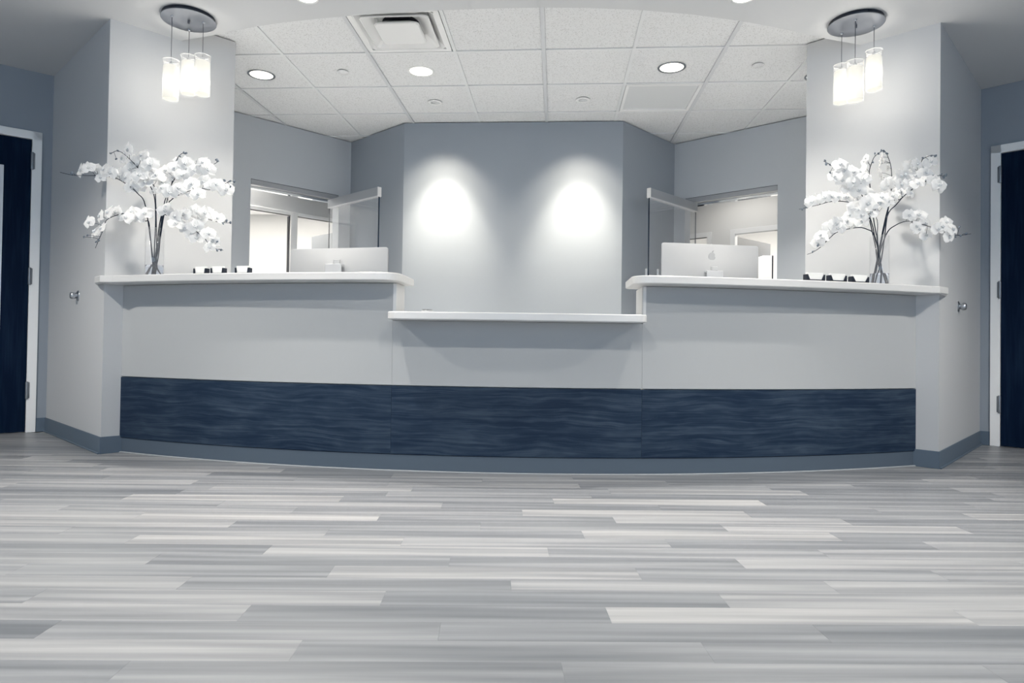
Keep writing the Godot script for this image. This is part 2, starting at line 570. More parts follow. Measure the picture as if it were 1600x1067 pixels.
func structure() -> void:
	var hi := TILE + 0.003
	var st := st_new()
	prism(st, pier_left(), 0.0, hi)
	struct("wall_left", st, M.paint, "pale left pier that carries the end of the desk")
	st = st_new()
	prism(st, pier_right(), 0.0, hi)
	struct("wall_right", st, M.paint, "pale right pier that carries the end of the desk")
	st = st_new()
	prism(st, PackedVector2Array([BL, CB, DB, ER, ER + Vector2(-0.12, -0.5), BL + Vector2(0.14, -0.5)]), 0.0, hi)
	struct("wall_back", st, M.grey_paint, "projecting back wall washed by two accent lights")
	# the two angled rear walls with their wide openings
	st = st_new()
	opening_wall(st, BL, LA, Vector2(-2.276, -6.704), Vector2(-2.879, -5.981), 2.227, -0.12)
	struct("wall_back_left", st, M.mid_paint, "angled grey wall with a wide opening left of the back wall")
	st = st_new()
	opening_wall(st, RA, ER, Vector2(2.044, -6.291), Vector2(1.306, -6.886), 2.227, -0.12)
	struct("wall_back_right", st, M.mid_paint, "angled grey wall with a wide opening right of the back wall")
	# door walls and the hall round the camera
	var dl := Vector2(-0.715, 0.699)
	var dr := Vector2(0.733, 0.680)
	st = st_new()
	opening_wall(st, CLL, CLL + dl * 1.6, CLL + dl * 0.065, CLL + dl * 1.12, 2.25, -0.14, 0.0, SOFFIT)
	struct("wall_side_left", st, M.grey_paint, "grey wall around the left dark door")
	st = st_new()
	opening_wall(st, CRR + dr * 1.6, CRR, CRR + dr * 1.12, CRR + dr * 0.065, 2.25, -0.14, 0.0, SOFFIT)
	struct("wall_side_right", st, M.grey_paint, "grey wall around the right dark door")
	var hl := CLL + dl * 1.6
	var hr := CRR + dr * 1.6
	st = st_new()
	prism(st, run(hl, Vector2(-5.0, 3.0), -0.15), 0.0, SOFFIT)
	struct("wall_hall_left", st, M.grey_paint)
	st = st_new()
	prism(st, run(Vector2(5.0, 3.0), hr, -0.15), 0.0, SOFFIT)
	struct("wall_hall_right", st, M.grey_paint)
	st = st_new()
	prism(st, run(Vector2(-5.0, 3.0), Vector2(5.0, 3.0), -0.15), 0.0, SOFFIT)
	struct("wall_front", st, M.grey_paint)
	# plaster ceiling with its bowed edge
	var edge := PackedVector2Array([Vector2(-5.2, 3.2), Vector2(5.2, 3.2), Vector2(5.2, -4.9), Vector2(3.36, -5.43), CRR, P1R, Vector2(1.963, -4.4385)])
	for p in [Vector2(1.715, -4.343), Vector2(1.545, -4.263), Vector2(1.372, -4.186), Vector2(1.108, -4.082), Vector2(0.781, -3.983), Vector2(0.471, -3.918), Vector2(0.168, -3.880), Vector2(-0.096, -3.864), Vector2(-0.285, -3.861), Vector2(-0.591, -3.865), Vector2(-0.903, -3.880), Vector2(-1.224, -3.905), Vector2(-1.476, -3.936), Vector2(-1.735, -3.978), Vector2(-1.920, -4.020), Vector2(-2.091, -4.072), Vector2(-2.242, -4.122)]:
		edge.append(p)
	edge.append_array(PackedVector2Array([Vector2(-2.520, -4.194), P1L, CLL, Vector2(-3.98, -4.90), Vector2(-5.2, -3.7)]))
	st = st_new()
	prism(st, edge, SOFFIT, TILE - 0.002)
	struct("ceiling", st, M.soffit, "plaster ceiling over the hall with a bowed edge")
	# shell that closes the rooms behind
	st = st_new()
	prism(st, run(Vector2(-6.3, -11.0), Vector2(-6.3, 3.3), -0.15), -0.05, 3.1)
	struct("wall_outer_left", st, M.room)
	st = st_new()
	prism(st, run(Vector2(6.3, 3.3), Vector2(6.3, -11.0), -0.15), -0.05, 3.1)
	struct("wall_outer_right", st, M.room)
	st = st_new()
	prism(st, run(Vector2(6.3, -11.0), Vector2(-6.3, -11.0), -0.15), -0.05, 3.1)
	struct("wall_outer_back", st, M.room)
	st = st_new()
	prism(st, run(Vector2(-6.3, 3.3), Vector2(6.3, 3.3), -0.15), -0.05, 3.1)
	struct("wall_outer_front", st, M.room)
	st = st_new()
	box(st, Vector3(0, 3.15, -3.85), Vector3(12.9, 0.1, 14.6))
	struct("ceiling_deck", st, M.slab)
	# vinyl wall base
	st = st_new()
	prism(st, run(P1L, CLL, 0.007), 0.0, 0.105, 0.002)
	prism(st, run(Vector2(-2.712, -3.970), P1L + Vector2(-0.004, 0.006), 0.007), 0.0, 0.105, 0.002)
	prism(st, run(P1L, CLL, 0.018), 0.0, 0.008, 0.002)
	struct("baseboard_left", st, M.base)
	st = st_new()
	prism(st, run(CRR, P1R, 0.007), 0.0, 0.105, 0.002)
	prism(st, run(P1R + Vector2(0.004, 0.004), Vector2(2.172, -4.258), 0.007), 0.0, 0.105, 0.002)
	prism(st, run(CRR, P1R, 0.018), 0.0, 0.008, 0.002)
	struct("baseboard_right", st, M.base)
	st = st_new()
	prism(st, run(CLL, CLL + dl * 0.062, 0.007), 0.0, 0.105, 0.002)
	prism(st, run(CLL + dl * 1.125, CLL + dl * 1.6, 0.007), 0.0, 0.105, 0.002)
	struct("baseboard_side_left", st, M.base)
	st = st_new()
	prism(st, run(CRR + dr * 0.062, CRR, 0.007), 0.0, 0.105, 0.002)
	prism(st, run(CRR + dr * 1.6, CRR + dr * 1.125, 0.007), 0.0, 0.105, 0.002)
	struct("baseboard_side_right", st, M.base)

# tone of the planks seen best, 0 dark to 1 pale: row -> [place of one joint, tones from the far left on]
const ROWS := {
	12: [0.70, 0.5, 0.6, 0.5, 0.5], 13: [-1.776, 0.45, 0.55, 0.60, 0.55], 14: [-1.424, 0.80, 0.50, 0.35, 0.4], 15: [-2.066, 0.10, 0.55, 0.38, 0.18, 0.4],
	16: [-1.623, 0.72, 0.42, 0.88, 0.78], 17: [-2.243, 0.55, 0.72, 0.30, 0.66, 0.35], 18: [-1.879, 0.72, 0.45, 0.66, 0.80, 0.6], 19: [-1.474, 0.45, 0.80, 0.42, 0.58],
	20: [-2.078, 0.70, 0.42, 0.40, 0.74, 0.5], 21: [-1.743, 0.40, 0.74, 0.52, 0.60, 0.4], 22: [-2.263, 0.6, 0.92, 0.66, 0.38, 0.62], 23: [-1.593, 0.62, 0.42, 0.90, 0.40, 0.55],
	24: [-1.985, 0.80, 0.48, 0.52, 0.74, 0.45], 25: [-1.436, 0.92, 0.42, 0.74, 0.36, 0.5], 26: [-2.779, 0.5, 0.62, 0.48, 0.90, 0.38, 0.82], 27: [-2.163, 0.42, 0.62, 0.36, 0.50, 0.42],
	28: [-1.661, 0.86, 0.38, 0.90, 0.36, 0.5], 29: [-2.44, 0.2, 0.5, 0.45, 0.35, 0.3, 0.42], 30: [-2.334, 0.4, 0.80, 0.40, 0.74, 0.30, 0.45], 31: [-1.5, 0.5, 0.7, 0.4, 0.3],
	32: [-1.995, 0.36, 0.45, 0.66, 0.50, 0.40], 33: [-2.48, 0.66, 0.3, 0.62, 0.4, 0.3, 0.6], 34: [-2.129, 0.78, 0.28, 0.5, 0.35, 0.45],
}

func floor_planks() -> void:
	var st := st_new()
	box(st, Vector3(0, -0.032, -3.9), Vector3(12.5, 0.052, 14.2))
	var fl := struct("floor", st, M.slab, "pale bleached plank floor")
	var axis := Vector2(cos(-0.09142), sin(-0.09142))
	var back := Vector2(sin(0.09142), cos(0.09142)) * -1.0
	var w := 0.1052
	var long := 0.968
	var tex := streaks()
	var tones: Array[StandardMaterial3D] = []
	for i in 12:
		var t := i / 11.0
		var k := lerpf(0.215, 0.47, t)
		var m := mat(lin(k * lerpf(0.90, 1.0, t), k * lerpf(0.965, 1.0, t), k * lerpf(1.06, 1.015, t)), 0.40, 0.0, 0.45)
		m.albedo_texture = tex
		tones.append(m)
	var shapes: Array[ArrayMesh] = []
	for v in 14:
		var s := st_new()
		var u0 := rng.randf_range(0.26, 0.74)
		var v0 := rng.randf_range(0.12, 0.88)
		var hx := long * 0.5 - 0.00012
		var hz := w * 0.5 - 0.00008
		var b := 0.0004
		var uv := func(x: float, z: float) -> Vector2: return Vector2(u0 + x / 2.0, v0 + z / 0.5)
		quad(s, Vector3(-hx + b, 0, -hz + b), Vector3(hx - b, 0, -hz + b), Vector3(hx - b, 0, hz - b), Vector3(-hx + b, 0, hz - b), uv.call(-hx, -hz), uv.call(hx, -hz), uv.call(hx, hz), uv.call(-hx, hz))
		var o := [Vector2(-hx, -hz), Vector2(hx, -hz), Vector2(hx, hz), Vector2(-hx, hz)]
		for i in 4:
			var p: Vector2 = o[i]
			var q: Vector2 = o[(i + 1) % 4]
			var pi := Vector2(p.x - signf(p.x) * b, p.y - signf(p.y) * b)
			var qi := Vector2(q.x - signf(q.x) * b, q.y - signf(q.y) * b)
			var up := uv.call(p.x, p.y) as Vector2
			var uq := uv.call(q.x, q.y) as Vector2
			quad(s, Vector3(pi.x, 0, pi.y), Vector3(p.x, -b * 0.7, p.y), Vector3(q.x, -b * 0.7, q.y), Vector3(qi.x, 0, qi.y), up, up, uq, uq)
			quad(s, Vector3(p.x, -b * 0.7, p.y), Vector3(p.x, -0.006, p.y), Vector3(q.x, -0.006, q.y), Vector3(q.x, -b * 0.7, q.y), up, up, uq, uq)
		shapes.append(mesh_of(s))
	for row in range(10, 54):
		var zc := 0.03419 + (row + 0.5) * w
		var joint := rng.randf() * long
		var tone := []
		var first := 0
		if ROWS.has(row):
			var r: Array = ROWS[row]
			joint = r[0]
			tone = r.slice(1)
		var reach := zc * 0.92 + 0.75
		for k in range(-7, 9):
			var x := joint + (k + 0.5) * long
			if x + long * 0.5 < -reach or x - long * 0.5 > reach:
				continue
			var c := axis * x + back * zc
			if row > 34:   # behind the desk and piers nobody sees the floor; in front of the side doors it goes on
				if c.distance_to(ARC) < RAD - 0.55 and c.x > -3.0 and c.x < 2.6:
					continue
				if c.x < 0.0 and (c.x < -4.9 or zc > 4.95) or c.x > 0.0 and (c.x > 4.6 or zc > 5.6):
					continue
			var t: float = tone[k] if k >= 0 and k < tone.size() else rng.randf_range(0.2, 0.8)
			t = clampf(t + rng.randf_range(-0.04, 0.04), 0.0, 1.0)
			var o := obj("plank", shapes[rng.randi() % shapes.size()], tones[roundi(t * 11.0)], fl)
			var turn := Basis(Vector3.UP, 0.09142 + (PI if rng.randf() < 0.5 else 0.0))
			o.transform = Transform3D(turn, Vector3(c.x, 0, c.y))

func tile_ceiling() -> void:
	var tx := -0.1149
	var tz := -4.692
	var p := 0.64
	var st := st_new()
	for i in range(-5, 6, 2):     # cross tees
		box(st, Vector3(tx + i * p, TILE + 0.0075, -5.45), Vector3(0.024, 0.007, 3.3))
	for j in range(-2, 5):
		box(st, Vector3(tx - 0.32, TILE + 0.0072, tz - j * p), Vector3(7.1, 0.008, 0.024))
	var grid := struct("ceiling", st, M.tee, "white grid ceiling of square mineral tiles behind the desk")
	st = st_new()
	for i in range(-6, 6, 2):
		box(st, Vector3(tx + i * p, TILE + 0.0055, -5.45), Vector3(0.029, 0.010, 3.3), 0.001)
	obj("main_tee", st, M.tee_main, grid)
	var s := st_new()
	prism(s, rect(p - 0.003, p - 0.003, 0.0), 0.0095, 0.026)
	var tile_mesh := mesh_of(s)
	for i in range(-6, 5):
		for j in range(-2, 4):
			var c := Vector2(tx + (i + 0.5) * p, tz - (j + 0.5) * p)
			if (i == -2 and j == -1) or (i == 1 and j == 1):
				continue
			if j == -2 and absf(c.x + 0.4) > 2.2 or i < -5 or i > 3 and j < 1:
				continue
			var o := obj("tile", tile_mesh, M.tile, grid)
			o.position = Vector3(c.x, TILE + (0.002 if (i + j) % 3 else 0.0015), c.y)
	# square air diffuser
	var at := Vector3(tx - 1.5 * p, TILE, tz + 0.5 * p)
	var d := thing("air_diffuser", "square stepped air diffuser with a round dark neck in the tile ceiling", "air vent", at)
	var plate := st_new()
	for k in 4:
		var e := [Vector3(0, 0, -0.285), Vector3(0, 0, 0.285), Vector3(-0.285, 0, 0), Vector3(0.285, 0, 0)]
		box(plate, e[k] + Vector3(0, 0.010, 0), Vector3(0.60, 0.012, 0.035) if k < 2 else Vector3(0.035, 0.012, 0.54))
	square_cone(plate, 0.535, 0.42, 0.006, 0.066, 0.004)
	obj("frame", plate, M.white_metal, d)
	var r := st_new()
	square_cone(r, 0.455, 0.30, -0.002, 0.055, 0.009)
	obj("ring", r, M.white_metal, d)
	r = st_new()
	square_cone(r, 0.300, 0.18, -0.008, 0.040, 0.009)
	prism(r, rect(0.292, 0.292, 0.02), -0.010, -0.004, 0.002)
	obj("centre_plate", r, M.white_metal, d)
	r = st_new()
	prism(r, rect(0.60, 0.60), 0.067, 0.075)
	obj("back_plate", r, M.white_metal, d)
	r = st_new(true)
	lathe(r, [Vector2(0.0, 0.058), Vector2(0.125, 0.058), Vector2(0.125, 0.066), Vector2(0.0, 0.066)], 36)
	obj("neck", r, M.void, d)
	# flat grey lay-in panel
	at = Vector3(tx + 1.5 * p, TILE, tz - 1.5 * p)
	d = thing("ceiling_panel", "flat grey framed panel set in the tile ceiling, right of the back wall", "panel", at)
	r = st_new()
	for k in 4:
		var e := [Vector3(0, 0, -0.292), Vector3(0, 0, 0.292), Vector3(-0.292, 0, 0), Vector3(0.292, 0, 0)]
		box(r, e[k] + Vector3(0, 0.008, 0), Vector3(0.61, 0.014, 0.026) if k < 2 else Vector3(0.026, 0.014, 0.558), 0.002)
	obj("frame", r, M.white_metal, d)
	r = st_new()
	box(r, Vector3(0, 0.016, 0), Vector3(0.575, 0.008, 0.575))
	obj("sheet", r, M.grey_panel, d)

func square_cone(st: SurfaceTool, low: float, high: float, y0: float, y1: float, lip: float) -> void:   # a flared square collar, wide end below
	var a := rect(low, low, low * 0.05)
	var b := rect(high, high, high * 0.05)
	var ai := inset(a, 0.006)
	var bi := inset(b, 0.006)
	var n := a.size()
	for i in n:
		var j := (i + 1) % n
		quad(st, Vector3(b[i].x, y1, b[i].y), Vector3(a[i].x, y0 + lip, a[i].y), Vector3(a[j].x, y0 + lip, a[j].y), Vector3(b[j].x, y1, b[j].y))
		quad(st, Vector3(a[i].x, y0 + lip, a[i].y), Vector3(a[i].x, y0, a[i].y), Vector3(a[j].x, y0, a[j].y), Vector3(a[j].x, y0 + lip, a[j].y))
		quad(st, Vector3(a[i].x, y0, a[i].y), Vector3(ai[i].x, y0, ai[i].y), Vector3(ai[j].x, y0, ai[j].y), Vector3(a[j].x, y0, a[j].y))
		quad(st, Vector3(ai[i].x, y0, ai[i].y), Vector3(bi[i].x, y1, bi[i].y), Vector3(bi[j].x, y1, bi[j].y), Vector3(ai[j].x, y0, ai[j].y))

func back_rooms() -> void:
	# left corridor: its far wall with two doorways side by side
	var u := Vector2(0.6406, -0.7679)
	var a := Vector2(-2.987, -7.179)
	var b := Vector2(-2.937, -7.240)
	var st := st_new()
	var n := Vector2(-0.7679, -0.6406)
	opening_wall(st, b + u * 3.0, b, b + u * 0.92, b, 2.11, -0.05, 0.0, TILE)
	prism(st, run(b, a, -0.05), 0.0, TILE)
	opening_wall(st, a, a - u * 2.6, a, a - u * 0.92, 2.11, -0.05, 0.0, TILE)
	struct("wall_corridor_left", st, M.paint, "corridor wall seen through the left opening")
	st = st_new()
	doorframe(st, a, a - u * 0.92, 2.11, 0.039)
	doorframe(st, b + u * 0.92, b, 2.11, 0.039)
	struct("trim_1", st, M.white_metal, "white frames of the paired doorways behind the left opening")
	st = st_new()
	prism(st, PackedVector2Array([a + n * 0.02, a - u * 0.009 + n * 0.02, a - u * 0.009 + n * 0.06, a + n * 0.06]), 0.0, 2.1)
	var jamb_strip := obj("dark_strip", st, M.black)  # added strip that draws the dark line beside the jamb
	tag(jamb_strip, "thin dark strip drawing a dark line down the right side of the bright left doorway", "jamb_strip")
	# right corridor
	var v := Vector2(0.7786, 0.6275)
	var c := Vector2(2.149, -8.133)
	var e := Vector2(1.867, -8.360)
	st = st_new()
	opening_wall(st, c + v * 3.2, c, c + v * 0.92, c, 2.065, -0.05, 0.0, TILE)
	prism(st, run(c, e, -0.05), 0.0, TILE)
	opening_wall(st, e, e - v * 2.6, e, e - v * 0.92, 2.065, -0.05, 0.0, TILE)
	struct("wall_corridor_right", st, M.paint, "corridor wall seen through the right opening")
	st = st_new()
	doorframe(st, c + v * 0.92, c, 2.065, 0.06)
	doorframe(st, e, e - v * 0.92, 2.065, 0.06)
	struct("trim_2", st, M.frame_grey, "grey steel frames of the two doorways behind the right opening")
	# corridor ends
	st = st_new()
	prism(st, run(BL + Vector2(0.14, -0.5), BL + Vector2(0.14, -4.0), 0.1), 0.0, TILE)
	struct("wall_divider", st, M.room)
	# ceilings of the rooms behind
	st = st_new()
	prism(st, PackedVector2Array([Vector2(-6.2, -4.9), Vector2(-4.2, -5.0), LA + Vector2(-0.1, 0.1), Vector2(-2.31, -6.92), Vector2(1.33, -7.07), RA + Vector2(0.1, 0.1), Vector2(3.5, -5.5), Vector2(6.2, -4.9), Vector2(6.2, -10.9), Vector2(-6.2, -10.9)]), TILE + 0.032, TILE + 0.06)
	struct("ceiling_rear", st, M.room)
	var k := 0
	for p in [Vector3(-4.6, TILE - 0.02, -8.6), Vector3(3.9, TILE - 0.02, -8.9)]:
		var t := thing("panel_light", ["flat square ceiling light in the room behind the left opening", "flat square ceiling light in the room behind the right opening"][k], "ceiling light", p)
		k += 1
		st = st_new()
		box(st, Vector3(0, 0.01, 0), Vector3(0.62, 0.02, 0.62), 0.003)
		obj("frame", st, M.white_metal, t)
		st = st_new()
		box(st, Vector3(0, -0.002, 0), Vector3(0.56, 0.006, 0.56))
		obj("lamp_panel", st, M.lit_disc, t)
		var al := AreaLight3D.new()
		al.light_color = LAMP
		al.light_energy = ROOM_LIGHT if p.x < 0.0 else ROOM_LIGHT * 0.8
		al.area_size = Vector2(0.56, 0.56)
		al.area_range = 12.0
		al.shadow_enabled = true
		al.rotation.x = -PI / 2
		al.position = p + Vector3(0, -0.03, 0)
		put(al, "lamp_light")
	recessed(Vector3(-3.42, TILE + 0.002, -6.55), 0.09, "recessed light in the corridor behind the left opening", 4.0)
	recessed(Vector3(1.85, TILE + 0.002, -7.45), 0.09, "recessed light in the corridor behind the right opening", 1.7, "", null, 82.0)
	# open door leaf, tall cabinets
	var leaf := thing("room_door", "open grey door leaf swung into the room behind the right opening", "door")
	st = st_new()
	prism(st, run(Vector2(2.185, -8.215), Vector2(2.775, -8.80), 0.042), 0.01, 2.05, 0.003)
	obj("leaf", st, mat(lin(0.14, 0.15, 0.165), 0.5), leaf)
	st = st_new()
	for h in [1.93, 1.1, 0.25]:
		box(st, Vector3(2.178, h, -8.195), Vector3(0.022, 0.11, 0.022), 0.003)
	obj("hinge", st, M.black, leaf)
	var cab := thing("storage_cabinet", "tall grey cabinet in the room behind the left opening", "cabinet")
	st = st_new()
	var q := Vector2(-3.085, -8.08)
	var r := Vector2(-2.728, -7.797)
	prism(st, PackedVector2Array([q, q + Vector2(0.31, -0.39), r + Vector2(0.31, -0.39), r]), 0.0, 2.014, 0.004)
	obj("body", st, M.grey_cab, cab)
	st = st_new()
	var hn := Vector2(-0.621, 0.784) * 0.0015
	prism(st, PackedVector2Array([q + Vector2(0.04, 0.032) + hn, q + Vector2(0.056, 0.045) + hn, q + Vector2(0.056, 0.045) + hn * 9.0, q + Vector2(0.04, 0.032) + hn * 9.0]), 0.95, 1.15, 0.002)
	obj("handle", st, M.steel, cab)
	var dk := thing("wall_monitor", "small dark upright cabinet seen in the far doorway behind the right opening", "cabinet")
	st = st_new()
	prism(st, PackedVector2Array([Vector2(1.92, -9.25), Vector2(2.02, -9.25), Vector2(2.02, -9.65), Vector2(1.92, -9.65)]), 0.0, 2.05, 0.003)
	obj("body", st, M.black, dk)
	st = st_new()
	prism(st, PackedVector2Array([Vector2(2.024, -9.24), Vector2(2.05, -9.24), Vector2(2.05, -9.65), Vector2(2.024, -9.65)]), 0.0, 2.05, 0.003)
	obj("side_panel", st, M.frame, dk)
	# small round contacts on the two frames
	k = 0
	for p in [Vector3(-2.60, 2.14, -7.62), Vector3(2.72, 2.10, -7.64)]:
		var t := Transform3D(Basis(Quaternion(Vector3.UP, Vector3(0.7679, 0, 0.6406) if k == 0 else Vector3(-0.6275, 0, 0.7786))), p)
		st = st_new(true)
		lathe(st, [Vector2(0.0, 0.04), Vector2(0.013, 0.04), Vector2(0.016, 0.036), Vector2(0.016, 0.0)], 16)
		var o := obj("door_contact", st, M.black)
		o.transform = t
		tag(o, ["small round dark contact on the door frame behind the left opening", "small round dark contact on the door frame behind the right opening"][k], "sensor")
		k += 1
	# aluminium tracks along the heads of both openings
	var names := ["brushed aluminium track along the head of the left opening", "brushed aluminium track along the head of the right opening"]
	var ends := [[Vector2(-2.876, -5.985), Vector2(-2.279, -6.700)], [Vector2(1.310, -6.883), Vector2(2.040, -6.294)]]
	for i in 2:
		var t := thing("sliding_track", names[i], "track")
		var p0: Vector2 = ends[i][1]
		var p1: Vector2 = ends[i][0]
		st = st_new()
		prism(st, run(p0, p1, 0.035, -0.038), 2.178, 2.2235, 0.002)
		obj("track_box", st, M.track, t)
		st = st_new()
		prism(st, run(p0, p1, 0.055, -0.108), 2.150, 2.175, 0.002)
		obj("guide_rail", st, M.mirror, t)
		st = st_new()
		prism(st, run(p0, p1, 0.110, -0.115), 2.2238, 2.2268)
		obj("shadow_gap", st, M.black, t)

const ROOM_LIGHT := 18.0

func doorframe(st: SurfaceTool, p0: Vector2, p1: Vector2, head: float, w: float) -> void:   # flat casing round an opening, both faces
	var u := (p1 - p0).normalized()
	for s in [-1.0, 1.0]:
		var q := p0 - u * w if s < 0.0 else p1
		prism(st, PackedVector2Array(thick_strip(q, q + u * w)), 0.0, head + w, 0.002)
	prism(st, PackedVector2Array(thick_strip(p0 + u * 0.001, p1 - u * 0.001)), head, head + w, 0.002)

func thick_strip(a: Vector2, b: Vector2) -> Array:
	var u := (b - a).normalized()
	var n := Vector2(u.y, -u.x)
	return [a + n * 0.012, b + n * 0.012, b - n * 0.058, a - n * 0.058]

func doors() -> void:
	for i in 2:
		var o := CLL if i == 0 else CRR
		var d := Vector2(-0.715, 0.699) if i == 0 else Vector2(0.733, 0.680)     # along the wall, away from the pier
		var n := Vector2(0.699, 0.715) if i == 0 else Vector2(-0.680, 0.733)      # into the hall
		var t := Node3D.new()
		put(t, "door_%d" % (i + 1))
		t.set_meta("kind", "structure")
		t.set_meta("label", "dark stained door with a narrow glazed lite in a pale steel frame, left of the left pier" if i == 0 else "dark stained door on three hinges in a pale steel frame, right of the right pier")
		var st := st_new()
		for s in [0, 1]:
			var a := o + d * (0.065 if s == 0 else 1.06)
			prism(st, PackedVector2Array([a + n * 0.014, a + d * 0.060 + n * 0.014, a + d * 0.060 - n * 0.14, a - n * 0.14]), 0.0, 2.25, 0.003)
			var b := a + d * (0.060 if s == 0 else -0.016)
			prism(st, PackedVector2Array([b - n * 0.040, b + d * 0.016 - n * 0.040, b + d * 0.016 - n * 0.14, b - n * 0.14]), 0.0, 2.19)
		var c := o + d * 0.065
		prism(st, PackedVector2Array([c + n * 0.014, c + d * 1.055 + n * 0.014, c + d * 1.055 - n * 0.14, c - n * 0.14]), 2.19, 2.2505, 0.003)
		obj("door_frame", st, M.frame, t)
		# the leaf, UVs by its own width and height
		var p := o + d * 0.128
		var q := o + d * 1.056
		st = st_new()
		var f := n * -0.0035
		var g := n * -0.044
		var y0 := 0.006
		var y1 := 2.186
		var A := Vector3(p.x + f.x, y1, p.y + f.y); var B := Vector3(q.x + f.x, y1, q.y + f.y)
		var C := Vector3(q.x + f.x, y0, q.y + f.y); var D := Vector3(p.x + f.x, y0, p.y + f.y)
		quad(st, A, B, C, D, Vector2(0, 0), Vector2(1, 0), Vector2(1, 1), Vector2(0, 1))
		prism(st, PackedVector2Array([p + f * 1.08, q + f * 1.08, q + g, p + g]), y0, y1)
		obj("leaf", st, M.door_dark, t)
		if i == 0:
			var r := o + d * 0.290
			st = st_new()
			prism(st, PackedVector2Array([r, r + d * 0.022, r + d * 0.022 + g * 1.1, r + g * 1.1]), 0.31, 1.97, 0.002)
			prism(st, PackedVector2Array([r + d * 0.140, r + d * 0.162, r + d * 0.162 + g * 1.1, r + d * 0.140 + g * 1.1]), 0.31, 1.97, 0.002)
			prism(st, PackedVector2Array([r + d * 0.022, r + d * 0.140, r + d * 0.140 + g * 1.1, r + d * 0.022 + g * 1.1]), 1.948, 1.97)
			prism(st, PackedVector2Array([r + d * 0.022, r + d * 0.140, r + d * 0.140 + g * 1.1, r + d * 0.022 + g * 1.1]), 0.31, 0.332)
			obj("lite_frame", st, M.alu_light, t)
			st = st_new()
			prism(st, PackedVector2Array([r + d * 0.022 + f * 0.5, r + d * 0.140 + f * 0.5, r + d * 0.140 + g * 1.05, r + d * 0.022 + g * 1.05]), 0.332, 1.948)
			obj("lite_glass", st, M.lite, t)
		var lever := st_new(true)
		var hp := o + d * 0.99 + n * 0.03
		tube(lever, PackedVector3Array([Vector3(hp.x - n.x * 0.034, 1.0, hp.y - n.y * 0.034), Vector3(hp.x + n.x * 0.03, 1.0, hp.y + n.y * 0.03), Vector3(hp.x + n.x * 0.035 - d.x * 0.11, 1.0, hp.y + n.y * 0.035 - d.y * 0.11)]), 0.009, 8)
		obj("handle", lever, M.steel, t)
		for h in [2.027, 1.165, 0.315]:
			st = st_new(true)
			box(st, Vector3.ZERO, Vector3(0.014, 0.118, 0.004), 0.0008, Transform3D(Basis(Vector3(d.x, 0, d.y), Vector3.UP, Vector3(d.x, 0, d.y).cross(Vector3.UP)), Vector3(o.x + d.x * 0.113 + n.x * 0.015, h, o.y + d.y * 0.113 + n.y * 0.015)))
			var hx := o + d * 0.123 + n * 0.018
			lathe(st, [Vector2(0, -0.066), Vector2(0.009, -0.064), Vector2(0.010, -0.06), Vector2(0.010, 0.06), Vector2(0.009, 0.064), Vector2(0, 0.066)], 10, Transform3D(Basis(), Vector3(hx.x, h, hx.y)))
			obj("hinge", st, M.hinge, t)
	# round stops on the outer sides of the piers
	var at := [Vector3(-3.231, 0.997, -4.237), Vector3(2.670, 1.004, -4.593)]
	var nn := [Vector3(-0.629, 0, 0.777), Vector3(0.770, 0, 0.638)]
	for i in 2:
		var t := thing("door_stop", ["round chrome door stop on the outer side of the left pier", "round chrome door stop on the outer side of the right pier"][i], "door stop", at[i])
		t.basis = Basis(Quaternion(Vector3.UP, nn[i]))
		var st := st_new(true)
		lathe(st, [Vector2(0.0, 0.008), Vector2(0.028, 0.007), Vector2(0.035, 0.003), Vector2(0.036, 0.0)], 24)
		obj("rose", st, M.steel, t)
		st = st_new(true)
		lathe(st, [Vector2(0.0, 0.048), Vector2(0.016, 0.047), Vector2(0.022, 0.041), Vector2(0.0235, 0.026), Vector2(0.020, 0.018), Vector2(0.014, 0.006)], 20)
		obj("stop_knob", st, M.steel, t)

# ---------------------------------------------------------------- the desk
const A0 := -18.40     # ends of the front at the piers, degrees round its centre
const A1 := 24.80
const S0 := -2.668     # seams
const S1 := 9.152

